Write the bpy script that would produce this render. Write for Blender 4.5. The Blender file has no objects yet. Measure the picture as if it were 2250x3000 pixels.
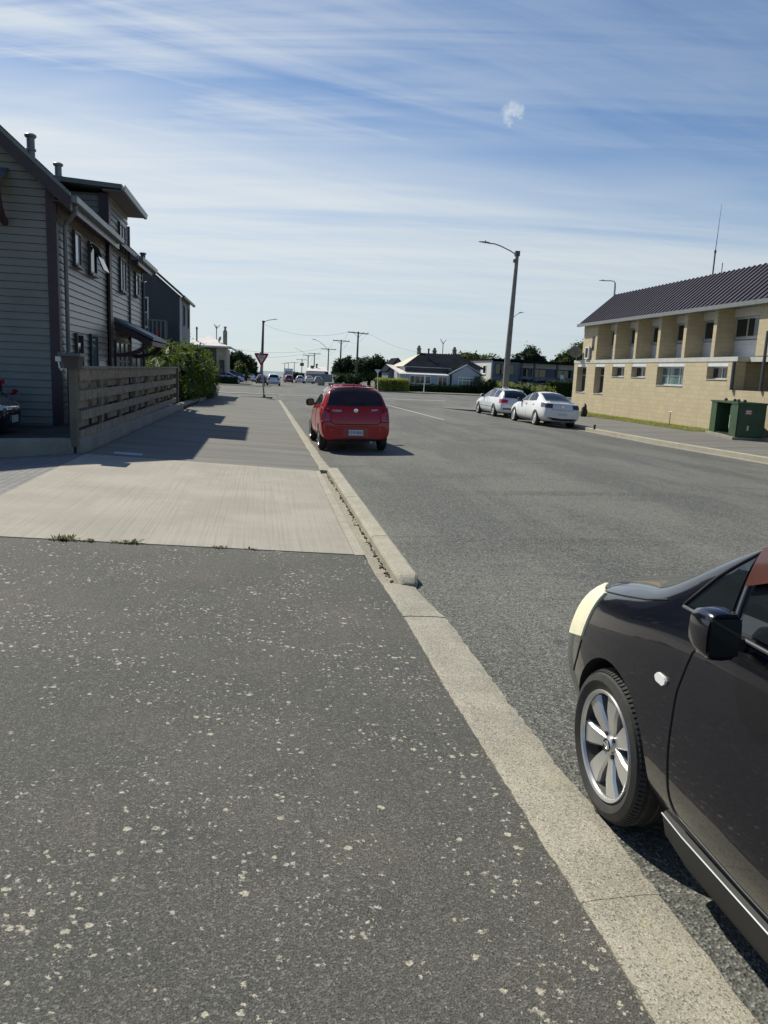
import bpy, bmesh, math, random
from mathutils import Vector, Matrix
from mathutils.bvhtree import BVHTree
random.seed(7)
R = math.radians
PI = math.pi
sc = bpy.context.scene
col = sc.collection

# ------------------------------------------------------------------ materials
class NT:
    """small node-tree helper"""
    def __init__(s, tree):
        s.t = tree; s.n = tree.nodes; s.l = tree.links
    def node(s, typ, ins=None, **props):
        nd = s.n.new(typ)
        for k, v in props.items(): setattr(nd, k, v)
        for k, v in (ins or {}).items():
            sock = nd.inputs[k]
            if isinstance(v, bpy.types.NodeSocket): s.l.new(v, sock)
            else: sock.default_value = v
        return nd
    def math(s, op, a, b=0.0, clamp=False):
        nd = s.n.new('ShaderNodeMath'); nd.operation = op; nd.use_clamp = clamp
        for i, v in enumerate((a, b)):
            if isinstance(v, bpy.types.NodeSocket): s.l.new(v, nd.inputs[i])
            else: nd.inputs[i].default_value = v
        return nd.outputs[0]
    def step(s, v, lo, hi):
        nd = s.n.new('ShaderNodeMapRange'); nd.interpolation_type = 'SMOOTHSTEP'
        s.l.new(v, nd.inputs['Value'])
        nd.inputs['From Min'].default_value = lo; nd.inputs['From Max'].default_value = hi
        return nd.outputs['Result']
    def mix(s, f, a, b, blend='MIX'):
        nd = s.n.new('ShaderNodeMix'); nd.data_type = 'RGBA'; nd.blend_type = blend
        for k, v in ((0, f), (6, a), (7, b)):
            if isinstance(v, bpy.types.NodeSocket): s.l.new(v, nd.inputs[k])
            elif k == 0: nd.inputs[k].default_value = v
            else: nd.inputs[k].default_value = (*v, 1) if len(v) == 3 else v
        return nd.outputs[2]
    def noise(s, vec, scale, detail=4, rough=.55, dist=0.0):
        nd = s.node('ShaderNodeTexNoise', {'Scale': scale, 'Detail': detail, 'Roughness': rough, 'Distortion': dist})
        s.l.new(vec, nd.inputs['Vector']); return nd.outputs['Fac']
    def voro(s, vec, scale, feature='F1'):
        nd = s.node('ShaderNodeTexVoronoi', {'Scale': scale}, feature=feature)
        s.l.new(vec, nd.inputs['Vector']); return nd
    def scl(s, vec, x, y, z):
        nd = s.node('ShaderNodeVectorMath', {1: (x, y, z)}, operation='MULTIPLY')
        s.l.new(vec, nd.inputs[0]); return nd.outputs[0]

def new_mat(name):
    m = bpy.data.materials.new(name); m.use_nodes = True
    k = NT(m.node_tree); k.bsdf = m.node_tree.nodes['Principled BSDF']; k.m = m
    return m, k
def pos(k): return k.node('ShaderNodeNewGeometry').outputs['Position']
def objc(k): return k.node('ShaderNodeTexCoord').outputs['Object']
def bump(k, h, strength, dist=.01):
    b = k.node('ShaderNodeBump', {'Strength': strength, 'Distance': dist}); k.l.new(h, b.inputs['Height'])
    k.l.new(b.outputs[0], k.bsdf.inputs['Normal'])

def mat(name, c, rough=.6, metal=0, var=.12, vscale=3.0, spec=.5, bmp=0.0, bscale=40, coat=0, world=False, dirt=None):
    m, k = new_mat(name)
    v = pos(k) if world else objc(k)
    n = k.noise(v, vscale, 5, .6)
    f = k.step(n, .3, .7)
    lo = tuple(x*(1-var) for x in c); hi = tuple(min(1, x*(1+var)) for x in c)
    colr = k.mix(f, lo, hi)
    if dirt:
        colr = k.mix(k.math('MULTIPLY', k.step(k.noise(v, vscale*2.7, 6, .7), .5, .75), dirt[1]), colr, dirt[0])
    k.l.new(colr, k.bsdf.inputs['Base Color'])
    k.bsdf.inputs['Roughness'].default_value = rough
    k.bsdf.inputs['Metallic'].default_value = metal
    k.bsdf.inputs['Specular IOR Level'].default_value = spec
    if coat:
        k.bsdf.inputs['Coat Weight'].default_value = coat; k.bsdf.inputs['Coat Roughness'].default_value = .03
    if bmp: bump(k, k.noise(v, bscale, 4), bmp)
    return m

def m_asphalt_path():
    m, k = new_mat('path_asphalt'); P = pos(k)
    big = k.noise(P, .55, 4, .6); mid = k.noise(P, 2.6, 5, .65)
    base = k.mix(k.step(big, .35, .68), (.082, .081, .072), (.116, .109, .092))
    base = k.mix(k.math('MULTIPLY', k.step(mid, .45, .72), .6), base, (.066, .066, .063))
    base = k.mix(k.math('MULTIPLY', k.step(k.noise(P, 1.1, 5, .7, .5), .52, .70), .45), base, (.135, .112, .090))
    grit = k.voro(P, 125); g = k.step(k.node('ShaderNodeSeparateColor', {0: grit.outputs['Color']}).outputs[0], .55, 1.0)
    base = k.mix(k.math('MULTIPLY', g, .52), base, (.26, .25, .22))
    fine = k.noise(P, 170, 2, .6)
    base = k.mix(k.math('MULTIPLY', k.step(fine, .52, .38), .8), base, (.030, .030, .028))
    # lichen: small pale rosettes of several sizes, clumped
    warp = k.node('ShaderNodeVectorMath', operation='ADD')
    wn = k.node('ShaderNodeTexNoise', {'Scale': 60., 'Detail': 4., 'Roughness': .75}); k.l.new(P, wn.inputs['Vector'])
    sc_ = k.node('ShaderNodeVectorMath', {1: (.045, .045, 0)}, operation='MULTIPLY'); k.l.new(wn.outputs['Color'], sc_.inputs[0])
    k.l.new(P, warp.inputs[0]); k.l.new(sc_.outputs[0], warp.inputs[1])
    W = warp.outputs[0]
    clump = k.step(k.noise(P, 1.3, 5, .72), .40, .60)
    tot = None
    for s_, rmax, prob in ((9.5, .19, .36), (16.0, .24, .62), (30.0, .29, .72), (56.0, .29, .44)):
        vo = k.voro(k.scl(W, 1, 1, 0), s_)
        rnd = k.node('ShaderNodeSeparateColor', {0: vo.outputs['Color']})
        on = k.step(k.math('ADD', rnd.outputs[0], k.math('MULTIPLY', clump, .78)), 1.40-prob*.66, 1.46-prob*.66)
        rad = k.math('MULTIPLY', k.math('ADD', k.math('MULTIPLY', rnd.outputs[1], .75), .25), rmax)
        d = k.math('SUBTRACT', rad, vo.outputs['Distance'])
        mk = k.math('MULTIPLY', k.step(d, -.012, .035), on)
        tot = mk if tot is None else k.math('MAXIMUM', tot, mk)
    hole = k.step(k.noise(P, 100, 4, .7), .36, .54)
    tot = k.math('MULTIPLY', tot, k.math('ADD', k.math('MULTIPLY', hole, .65), .35))
    lich = k.mix(k.noise(P, 9, 2), (.54, .51, .40), (.44, .385, .30))
    out = k.mix(k.math('MULTIPLY', tot, .95), base, lich)
    k.l.new(out, k.bsdf.inputs['Base Color'])
    k.bsdf.inputs['Roughness'].default_value = .85; k.bsdf.inputs['Specular IOR Level'].default_value = .35
    bump(k, k.math('ADD', grit.outputs['Distance'], k.math('MULTIPLY', fine, .6)), .55, .004)
    return m

def m_path_far():
    m, k = new_mat('path_asphalt_far'); P = pos(k)
    band = k.noise(k.scl(P, .18, 1.5, 1), 1.0, 5, .65)
    base = k.mix(k.step(band, .35, .68), (.122, .117, .105), (.185, .174, .148))
    st = k.noise(k.scl(P, .5, 5., 1), 1.3, 4, .6)
    base = k.mix(k.math('MULTIPLY', k.step(st, .5, .72), .5), base, (.2, .195, .175))
    g = k.noise(P, 130, 2); base = k.mix(k.math('MULTIPLY', k.step(g, .5, .3), .45), base, (.06, .06, .06))
    k.l.new(base, k.bsdf.inputs['Base Color']); k.bsdf.inputs['Roughness'].default_value = .85
    bump(k, g, .4, .004); return m

def m_road():
    m, k = new_mat('chip_seal'); P = pos(k)
    a = k.noise(k.scl(P, 1, .3, 1), .45, 5, .6); b = k.noise(P, 1.4, 6, .7)
    base = k.mix(k.step(a, .40, .60), (.078, .080, .073), (.142, .140, .122))
    base = k.mix(k.math('MULTIPLY', k.step(b, .52, .74), .5), base, (.088, .088, .084))
    # wheel-polished bands and scuffs along the street
    tr = k.noise(k.scl(P, 1.1, .10, 1), 1.0, 4, .6)
    base = k.mix(k.math('MULTIPLY', k.step(tr, .52, .68), .6), base, (.162, .158, .146))
    cr = k.noise(k.scl(P, .22, 1.3, 1), .8, 5, .65, .6)
    base = k.mix(k.math('MULTIPLY', k.step(cr, .52, .66), .7), base, (.056, .057, .054))
    # mossy green grit along the kerb
    sx = k.node('ShaderNodeSeparateXYZ', {0: P})
    near = k.step(k.math('ADD', sx.outputs[0], k.math('MULTIPLY', k.noise(P, 2.2, 4), .9)), 2.5, 1.6)
    base = k.mix(k.math('MULTIPLY', near, .45), base, (.120, .124, .096))
    chips = k.voro(P, 85); cc = k.node('ShaderNodeSeparateColor', {0: chips.outputs['Color']})
    base = k.mix(k.math('MULTIPLY', k.step(cc.outputs[0], .5, 1.0), .7), base, (.31, .305, .27))
    spots = k.voro(P, 1.3); base = k.mix(k.math('MULTIPLY', k.step(k.math('ADD', spots.outputs['Distance'], k.math('MULTIPLY', k.noise(P, 9, 3), .12)), .16, .07), .5), base, (.045, .045, .043))
    base = k.mix(k.math('MULTIPLY', k.step(cc.outputs[1], .5, 1.0), .8), base, (.026, .027, .026))
    k.l.new(base, k.bsdf.inputs['Base Color']); k.bsdf.inputs['Roughness'].default_value = .8
    k.bsdf.inputs['Specular IOR Level'].default_value = .4
    bump(k, chips.outputs['Distance'], .8, .008); return m

def m_pebble(name, c1, c2, spk=(.09, .078, .058), sc1=115, bs=.35, yellow=True):
    m, k = new_mat(name); P = pos(k)
    base = k.mix(k.step(k.noise(P, 2.4, 5, .65), .35, .68), c1, c2)
    v = k.voro(P, sc1); s_ = k.node('ShaderNodeSeparateColor', {0: v.outputs['Color']})
    base = k.mix(k.math('MULTIPLY', k.step(s_.outputs[0], .58, 1.), .75), base, spk)
    base = k.mix(k.math('MULTIPLY', k.step(s_.outputs[1], .62, 1.), .6), base, (.56, .52, .43))
    if yellow:
        base = k.mix(k.math('MULTIPLY', k.step(k.noise(k.scl(P, 3, .7, 3), 3, 5, .7), .56, .74), .55), base, (.42, .37, .235))
    k.l.new(base, k.bsdf.inputs['Base Color']); k.bsdf.inputs['Roughness'].default_value = .85
    bump(k, v.outputs['Distance'], bs, .003); return m

def m_broom():
    m, k = new_mat('broomed_concrete'); P = pos(k)
    base = k.mix(k.step(k.noise(P, .9, 5, .6), .32, .68), (.30, .27, .223), (.37, .336, .28))
    wv = k.node('ShaderNodeVectorMath', operation='ADD'); k.l.new(P, wv.inputs[0])
    wn = k.node('ShaderNodeTexNoise', {'Scale': .8, 'Detail': 2.}); k.l.new(P, wn.inputs['Vector'])
    k.l.new(k.scl(wn.outputs['Color'], .025, 0, 0), wv.inputs[1]); W = wv.outputs[0]
    st = k.noise(k.scl(W, 38, .35, 1), 1.0, 2, .5)
    patchy = k.step(k.noise(P, 2.2, 4, .6), .3, .7)
    base = k.mix(k.math('MULTIPLY', k.math('MULTIPLY', k.step(st, .475, .40), .32), k.math('ADD', k.math('MULTIPLY', patchy, .7), .3)), base, (.20, .175, .14))
    st2 = k.noise(k.scl(W, 52, .6, 1), 1.0, 2, .5)
    base = k.mix(k.math('MULTIPLY', k.step(st2, .52, .66), .12), base, (.46, .42, .36))
    bands = k.noise(k.scl(P, .35, 1.6, 1), 1.0, 5, .6)
    base = k.mix(k.math('MULTIPLY', k.step(bands, .50, .60), .22), base, (.27, .255, .21))
    base = k.mix(k.math('MULTIPLY', k.step(k.noise(P, 90, 3, .6), .5, .35), .25), base, (.22, .2, .165))
    k.l.new(base, k.bsdf.inputs['Base Color']); k.bsdf.inputs['Roughness'].default_value = .85
    bump(k, k.math('ADD', st, st2), .35, .008); return m

def m_brick(name, c1, c2, mortar, bw, bh, ms, plane='yz', rough=.85):
    m, k = new_mat(name); P = pos(k)
    s = k.node('ShaderNodeSeparateXYZ', {0: P})
    cb = k.node('ShaderNodeCombineXYZ')
    if plane == 'xy':
        k.l.new(s.outputs[1], cb.inputs[0]); k.l.new(s.outputs[0], cb.inputs[1])
    else:
        k.l.new(k.math('ADD', s.outputs[0], s.outputs[1]), cb.inputs[0]); k.l.new(s.outputs[2], cb.inputs[1])
    b = k.node('ShaderNodeTexBrick', {'Color1': (*c1, 1), 'Color2': (*c2, 1), 'Mortar': (*mortar, 1), 'Scale': 1.0,
               'Mortar Size': ms, 'Brick Width': bw, 'Row Height': bh, 'Bias': 0.0, 'Mortar Smooth': .3})
    k.l.new(cb.outputs[0], b.inputs['Vector'])
    colr = k.mix(k.math('MULTIPLY', k.step(k.noise(P, 1.3, 6, .65), .45, .75), .28), b.outputs['Color'], tuple(x*.72 for x in c1))
    colr = k.mix(k.math('MULTIPLY', k.noise(P, 22, 4, .7), .3), colr, tuple(x*.8 for x in c2))
    colr = k.mix(k.math('MULTIPLY', k.step(k.noise(k.scl(P, 2.2, 2.2, .22), 1.0, 5, .65), .50, .72), .30), colr, tuple(x*.62 for x in c1))
    k.l.new(colr, k.bsdf.inputs['Base Color']); k.bsdf.inputs['Roughness'].default_value = rough
    bump(k, b.outputs['Fac'], -.35, .01); return m

def m_leaf(name, c1, c2, c3, trans=.35):
    m, k = new_mat(name)
    g = k.node('ShaderNodeNewGeometry')
    r = g.outputs['Random Per Island']
    base = k.mix(k.step(r, 0, .6), c1, c2); base = k.mix(k.step(r, .72, 1.), base, c3)
    k.l.new(base, k.bsdf.inputs['Base Color']); k.bsdf.inputs['Roughness'].default_value = .5
    k.bsdf.inputs['Specular IOR Level'].default_value = .08
    tr = k.node('ShaderNodeBsdfTranslucent'); k.l.new(base, tr.inputs['Color'])
    mx = k.node('ShaderNodeMixShader', {0: trans})
    k.l.new(k.bsdf.outputs[0], mx.inputs[1]); k.l.new(tr.outputs[0], mx.inputs[2])
    k.l.new(mx.outputs[0], k.n['Material Output'].inputs['Surface'])
    return m

def m_paint(name, c, metal=0.0, rough=.25, coat=1.0, flake=.06, spec=.5, dustc=.07):
    m, k = new_mat(name); P = objc(k)
    base = k.mix(k.step(k.noise(P, 1.6, 5, .6), .3, .75), tuple(x*(1-flake) for x in c), tuple(min(1, x*(1+flake)) for x in c))
    dust = k.step(k.noise(P, 7, 6, .75), .5, .8)
    base = k.mix(k.math('MULTIPLY', dust, dustc), base, (.3, .28, .25))
    k.bsdf.inputs['Specular IOR Level'].default_value = spec
    k.l.new(base, k.bsdf.inputs['Base Color']); k.bsdf.inputs['Metallic'].default_value = metal
    k.bsdf.inputs['Roughness'].default_value = rough
    k.bsdf.inputs['Coat Weight'].default_value = coat; k.bsdf.inputs['Coat Roughness'].default_value = .04
    return m

M = {}
M['path'] = m_asphalt_path(); M['path_far'] = m_path_far(); M['road'] = m_road(); M['pad'] = m_broom()
M['kerb'] = m_pebble('exposed_kerb_concrete', (.285, .265, .212), (.385, .355, .282), sc1=170)
M['kerb_far'] = m_pebble('weathered_kerb_concrete', (.30, .275, .215), (.39, .355, .275), spk=(.17, .155, .12), sc1=150, bs=.15)
M['channel'] = m_pebble('channel_concrete', (.25, .23, .18), (.31, .285, .22), sc1=120, bs=.3, yellow=False)
M['lowwall'] = mat('low_wall_concrete', (.245, .228, .19), .85, var=.16, vscale=1.6, world=True, dirt=((.15, .14, .12), .5), bmp=.15, bscale=60)
M['pavers'] = m_brick('block_paving', (.17, .165, .16), (.23, .22, .21), (.08, .08, .08), .2, .1, .008, 'xy')
M['block'] = m_brick('tan_concrete_block', (.60, .50, .33), (.53, .44, .285), (.44, .365, .24), .40, .20, .010)
M['bandw'] = mat('white_band', (.54, .53, .49), .7, var=.1, world=True, dirt=((.35, .33, .3), .4))
M['white'] = mat('white_paint', (.72, .72, .70), .5, var=.06)
M['whitesh'] = mat('white_panel', (.62, .63, .64), .5, var=.06)
M['grass'] = mat('verge_soil', (.085, .095, .035), .9, var=.35, vscale=2, world=True, bmp=.6, bscale=50)
M['ground'] = mat('bare_ground', (.13, .125, .085), .95, var=.35, vscale=.4, world=True, bmp=.4)
M['soil'] = mat('garden_soil', (.05, .042, .033), .95, var=.4, vscale=4, world=True, bmp=.8)
M['sea'] = mat('sea_water', (.022, .052, .058), .25, var=.2, vscale=.02, world=True)
M['line'] = mat('road_line_paint', (.46, .46, .43), .7, var=.15, vscale=6, world=True, dirt=((.25, .25, .24), .7))
M['board'] = mat('grey_weatherboard', (.235, .212, .168), .36, var=.08, vscale=1.2, world=True, dirt=((.155, .143, .118), .5))
M['trim'] = mat('maroon_trim', (.052, .026, .028), .5, var=.15)
M['darkroof'] = mat('dark_metal_roofing', (.045, .047, .05), .4, metal=.0, var=.12)
M['gutter'] = mat('grey_gutter', (.19, .20, .20), .35, var=.1)
M['fasciag'] = mat('green_grey_flashing', (.15, .17, .15), .45, var=.1)
M['soffit'] = mat('soffit', (.19, .185, .175), .7, var=.05)
M['glass'] = mat('window_glass', (.012, .016, .018), .03, var=.05, spec=.8)
M['glass_red'] = mat('warm_dark_glass', (.035, .018, .018), .06, var=.2, vscale=2, spec=.6)
M['glassb'] = mat('teal_blind_glass', (.10, .17, .165), .06, var=.12, spec=.8)
M['curtain'] = mat('curtained_glass', (.42, .44, .46), .12, var=.1, spec=.7)
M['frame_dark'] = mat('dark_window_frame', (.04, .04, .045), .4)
M['alum'] = mat('aluminium_frame', (.50, .52, .53), .4, metal=.3, var=.05)
M['plaster'] = mat('dark_grey_render', (.085, .087, .088), .85, var=.08, vscale=.7, world=True, bmp=.2)
M['plaster2'] = mat('light_grey_render', (.27, .275, .27), .8, var=.06, vscale=.7, world=True)
M['timber'] = mat('weathered_fence_timber', (.26, .215, .152), .85, var=.3, vscale=5, dirt=((.10, .095, .08), .6), bmp=.3)
M['timber2'] = mat('stained_post_timber', (.13, .115, .085), .75, var=.2, vscale=4, bmp=.2)
M['pole'] = mat('concrete_pole', (.23, .215, .19), .85, var=.15, vscale=3, bmp=.2)
M['pole2'] = mat('tarred_timber_pole', (.105, .09, .078), .9, var=.2, vscale=2, bmp=.3)
M['steel'] = mat('galvanised_steel', (.33, .34, .35), .45, metal=.6, var=.1)
M['dsteel'] = mat('dark_steel', (.075, .08, .085), .45, var=.1)
M['roofp'] = mat('purple_black_ribbed_steel', (.024, .020, .044), .55, spec=.2, var=.2, vscale=1.5, world=True)
M['green'] = mat('green_cabinet_paint', (.024, .066, .027), .45, var=.15, vscale=3, dirt=((.05, .085, .045), .5))
M['black'] = mat('black_plastic', (.012, .012, .013), .5)
M['blackm'] = mat('matt_black_trim', (.018, .018, .018), .7)
M['rubber'] = mat('tyre_rubber', (.030, .029, .027), .75, var=.25, vscale=8, dirt=((.075, .07, .06), .5))
M['alloy'] = mat('alloy_rim', (.62, .62, .61), .32, metal=.75, var=.05)
M['alloy_shade'] = mat('rim_barrel_shade', (.05, .048, .043), .7, metal=.2, var=.25, vscale=9)  # barrel coloured dark for the shade behind the spokes
M['chrome'] = mat('chrome', (.75, .75, .75), .12, metal=1.0, var=.02)
M['redlamp'] = mat('red_lamp', (.55, .02, .03), .12, coat=.6)
M['clearlamp'] = mat('clear_lamp', (.55, .55, .55), .12, coat=.6)
M['smokelamp'] = mat('smoked_lamp', (.07, .055, .06), .12, coat=.6)
M['plate'] = mat('plate_white', (.62, .66, .66), .4, var=.04)
M['tape'] = mat('cream_masking_tape', (.74, .70, .50), .7, var=.06, vscale=9, bmp=.3, bscale=30)
M['p_black'] = m_paint('midnight_black_paint', (.003, .0035, .009), 0, .22, 1.0, spec=.25, dustc=.006)
M['p_red'] = m_paint('dark_red_paint', (.40, .009, .010), .0, .25, .6, spec=.3, dustc=.006)
M['p_silver'] = m_paint('pale_silver_paint', (.80, .80, .80), .08, .30, .5, spec=.3)
M['p_white'] = m_paint('white_car_paint', (.72, .76, .80), .05, .3)
M['p_blue'] = m_paint('dark_blue_paint', (.014, .02, .045), .1, .2)
M['p_grey'] = m_paint('grey_car_paint', (.22, .23, .25), .3, .3)
M['p_red2'] = m_paint('deep_red_paint', (.28, .016, .018), .1, .3)
M['p_lav'] = m_paint('pale_lilac_paint', (.50, .50, .58), .3, .3)
M['visor'] = mat('brown_tinted_visor', (.085, .032, .024), .2, var=.1, coat=.5)
M['signred'] = mat('sign_red', (.42, .016, .022), .45, var=.05)
M['signwhite'] = mat('sign_white', (.70, .68, .66), .45, var=.03)
M['leaf_bush'] = m_leaf('bush_leaves', (.042, .080, .014), (.115, .170, .026), (.27, .31, .07), .42)
M['leaf_dark'] = m_leaf('dark_leaves', (.012, .024, .010), (.028, .048, .018), (.06, .085, .03), .2)
M['leaf_mid'] = m_leaf('mid_leaves', (.03, .052, .016), (.055, .088, .026), (.11, .135, .045), .3)
M['leaf_hedge'] = m_leaf('sun_tinted_leaves', (.22, .24, .045), (.36, .38, .08), (.46, .46, .15), .55)  # leaf colour brightened in place of sun shining through the hedge
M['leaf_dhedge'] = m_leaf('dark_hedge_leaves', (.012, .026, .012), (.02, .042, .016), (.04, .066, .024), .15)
M['leaf_weed'] = m_leaf('weed_leaves', (.12, .14, .05), (.19, .20, .08), (.30, .27, .16), .4)
M['leaf_tree2'] = m_leaf('olive_leaves', (.06, .08, .02), (.12, .145, .036), (.19, .19, .06), .4)
M['petal'] = m_leaf('red_petals', (.3, .01, .015), (.4, .02, .03), (.35, .05, .05), .2)
M['bark'] = mat('bark', (.07, .055, .04), .95, var=.3, vscale=6, bmp=.6)
M['rustroof'] = mat('faded_pinkish_roof_iron', (.66, .61, .58), .6, var=.08, vscale=.8, dirt=((.40, .25, .19), .5))
M['creamroof'] = mat('cream_roof_iron', (.52, .47, .37), .6, var=.08, vscale=1)
M['villaroof'] = mat('charcoal_roof_iron', (.013, .016, .023), .8, spec=.02, var=.25, vscale=.8)
M['villawall'] = mat('pale_blue_grey_boards', (.42, .45, .48), .6, var=.06)
M['chimney'] = mat('stained_chimney_plaster', (.26, .235, .185), .9, var=.25, vscale=3, dirt=((.08, .075, .06), .6))
M['stone'] = mat('beige_house_wall', (.36, .32, .25), .8, var=.12, vscale=1.5, world=True)
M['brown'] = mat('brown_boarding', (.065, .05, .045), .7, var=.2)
M['motelwall'] = mat('grey_blue_wall', (.15, .17, .20), .7, var=.12, vscale=.6)
M['motelwhite'] = mat('off_white_wall', (.60, .59, .57), .7, var=.06)
M['slate'] = mat('blue_grey_flashing', (.10, .13, .15), .45, var=.1)
M['lampgrey'] = mat('lamp_head_grey', (.16, .165, .17), .5)
M['paper'] = mat('pale_plastic_lid', (.45, .47, .52), .5, var=.05)
M['orange'] = mat('orange_plastic', (.5, .15, .03), .6)
M['labelred'] = mat('warning_label', (.32, .08, .075), .5)

# ------------------------------------------------------------------ mesh helpers
class MB:
    def __init__(s): s.v = []; s.f = []; s.mi = []; s.cur = 0
    def add(s, vs, fs):
        o = len(s.v); s.v += [tuple(p) for p in vs]
        for f in fs: s.f.append([i+o for i in f]); s.mi.append(s.cur)
        return s
    def box(s, x0, x1, y0, y1, z0, z1):
        vs = [(x, y, z) for z in (z0, z1) for y in (y0, y1) for x in (x0, x1)]
        return s.add(vs, [(0, 2, 3, 1), (4, 5, 7, 6), (0, 1, 5, 4), (2, 6, 7, 3), (0, 4, 6, 2), (1, 3, 7, 5)])
    def obox(s, c, ax, ay, az):
        c, ax, ay, az = map(Vector, (c, ax, ay, az))
        vs = [c+ax*i+ay*j+az*k for k in (-1, 1) for j in (-1, 1) for i in (-1, 1)]
        return s.add(vs, [(0, 2, 3, 1), (4, 5, 7, 6), (0, 1, 5, 4), (2, 6, 7, 3), (0, 4, 6, 2), (1, 3, 7, 5)])
    def prism(s, poly, d):
        """polygon (3D points) extruded by vector d"""
        n = len(poly); d = Vector(d); a = [Vector(p) for p in poly]; b = [p+d for p in a]
        fs = [list(range(n))[::-1], [n+i for i in range(n)]]
        fs += [(i, (i+1) % n, n+(i+1) % n, n+i) for i in range(n)]
        return s.add(a+b, fs)
    def tube(s, pts, r, seg=8, cap=True):
        pts = [Vector(p) for p in pts]; n = len(pts)
        rs = r if isinstance(r, (list, tuple)) else [r]*n
        rings = []; prev = None
        for i, p in enumerate(pts):
            t = (pts[min(i+1, n-1)]-pts[max(i-1, 0)]).normalized()
            if prev is None:
                prev = t.orthogonal().normalized()
            prev = (prev-t*prev.dot(t)).normalized(); b = t.cross(prev)
            rings.append([p+(prev*math.cos(2*PI*k/seg)+b*math.sin(2*PI*k/seg))*rs[i] for k in range(seg)])
        return s.loft(rings, True, cap)
    def loft(s, rings, closed=True, cap=True):
        m = len(rings[0]); vs = [p for r_ in rings for p in r_]; fs = []
        for i in range(len(rings)-1):
            for k in range(m if closed else m-1):
                k2 = (k+1) % m
                fs.append((i*m+k, i*m+k2, (i+1)*m+k2, (i+1)*m+k))
        if cap and closed:
            fs.append(tuple(range(m))[::-1]); fs.append(tuple((len(rings)-1)*m+k for k in range(m)))
        return s.add(vs, fs)
    def lathe(s, prof, center, axis='z', seg=24, cap=False):
        """prof list of (r, h) along axis"""
        c = Vector(center); rings = []
        for r_, h in prof:
            ring = []
            for k in range(seg):
                a = 2*PI*k/seg; u, w = r_*math.cos(a), r_*math.sin(a)
                ring.append(c+Vector({'z': (u, w, h), 'x': (h, u, w), 'y': (u, h, w)}[axis]))
            rings.append(ring)
        return s.loft(rings, True, cap)
    def build(s, name, mats, parent=None, smooth=False, base=None):
        me = bpy.data.meshes.new(name)
        off = Vector((0, 0, 0)); q = parent
        while q is not None: off += q.location; q = q.parent
        if base is not None: off += Vector(base)
        me.from_pydata([tuple(Vector(p)-off) for p in s.v], [], s.f)
        if not isinstance(mats, (list, tuple)): mats = [mats]
        for m_ in mats: me.materials.append(m_)
        if len(mats) > 1: me.polygons.foreach_set('material_index', s.mi)
        bm = bmesh.new(); bm.from_mesh(me); bmesh.ops.recalc_face_normals(bm, faces=bm.faces); bm.to_mesh(me); bm.free()
        if smooth:
            me.shade_smooth(); me.set_sharp_from_angle(angle=R(40))
        o = bpy.data.objects.new(name, me); col.objects.link(o)
        if parent is not None: o.parent = parent
        if base is not None: o.location = base
        return o

def tag(o, label=None, cat=None, group=None, kind=None):
    if label: o['label'] = label
    if cat: o['category'] = cat
    if group: o['group'] = group
    if kind: o['kind'] = kind
    return o
def empty(name, loc, label, cat, group=None):
    o = bpy.data.objects.new(name, None); col.objects.link(o); o.location = loc; o.empty_display_size = .2
    return tag(o, label, cat, group)
def struct(mb, name, m, smooth=False): return tag(mb.build(name, m, smooth=smooth), kind='structure')
def copy_tree(o, parent=None):
    c = o.copy(); col.objects.link(c)
    if parent is not None: c.parent = parent
    for ch in list(o.children): copy_tree(ch, c)
    return c
def evaluated(mb_obj):
    dg = bpy.context.evaluated_depsgraph_get()
    return bpy.data.meshes.new_from_object(mb_obj.evaluated_get(dg))
_txt = {}
def text(body, size, m, parent, loc, rot, name='lettering', depth=.002):
    cu = bpy.data.curves.new('text', 'FONT'); cu.body = body; cu.size = size; cu.align_x = 'CENTER'; cu.align_y = 'CENTER'
    cu.extrude = depth; cu.space_character = 1.08
    t = bpy.data.objects.new('text_tmp', cu); col.objects.link(t)
    me = evaluated(t); bpy.data.objects.remove(t)
    me.materials.clear(); me.materials.append(m)
    o = bpy.data.objects.new(name, me); col.objects.link(o); o.parent = parent; o.location = loc; o.rotation_euler = rot
    return o

# ------------------------------------------------------------------ terrain
def gz(y): return 0.0 if y < 45 else -.009*(y-45)
def lerp(a, b, t): return a+(b-a)*t
def interp(x, xs, ys):
    if x <= xs[0]: return ys[0]
    for i in range(len(xs)-1):
        if x <= xs[i+1]: return lerp(ys[i], ys[i+1], (x-xs[i])/(xs[i+1]-xs[i]))
    return ys[-1]
def roadz(x, y):
    left = interp(y, [5.9, 7, 12.5, 15], [-.035, -.04, -.05, -.105])
    z = interp(x, [1.40, 2.2, 6.5, 11.4, 13.3], [left, left+.015, .045, -.155, -.24])
    if x < 1.36 and 5.0 < y < 14: z -= .06*min(1, (y-5.0)/1.0, (14-y)/.4)
    f = 1 if y < 46 else max(0, 1-(y-46)/14)
    return z*f+(1-f)*-.05+gz(y)
def fz(x): return max(0, min(.188, .047*(1.05-x)))

def sheet(xs, ys, zf, name, m, smooth=True, stru=True):
    mb = MB(); nx = len(xs)
    vs = [(x, y, zf(x, y)) for y in ys for x in xs]
    fs = [(j*nx+i, j*nx+i+1, (j+1)*nx+i+1, (j+1)*nx+i) for j in range(len(ys)-1) for i in range(nx-1)]
    mb.add(vs, fs); o = mb.build(name, m, smooth=smooth)
    if stru: tag(o, kind='structure')
    return o
def frange(a, b, n): return [a+(b-a)*i/(n-1) for i in range(n)]

def kerbR(y): return interp(y, [-10, 10, 19, 24, 30, 46], [15, 14.6, 13.8, 13.3, 13.1, 13.1])
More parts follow.
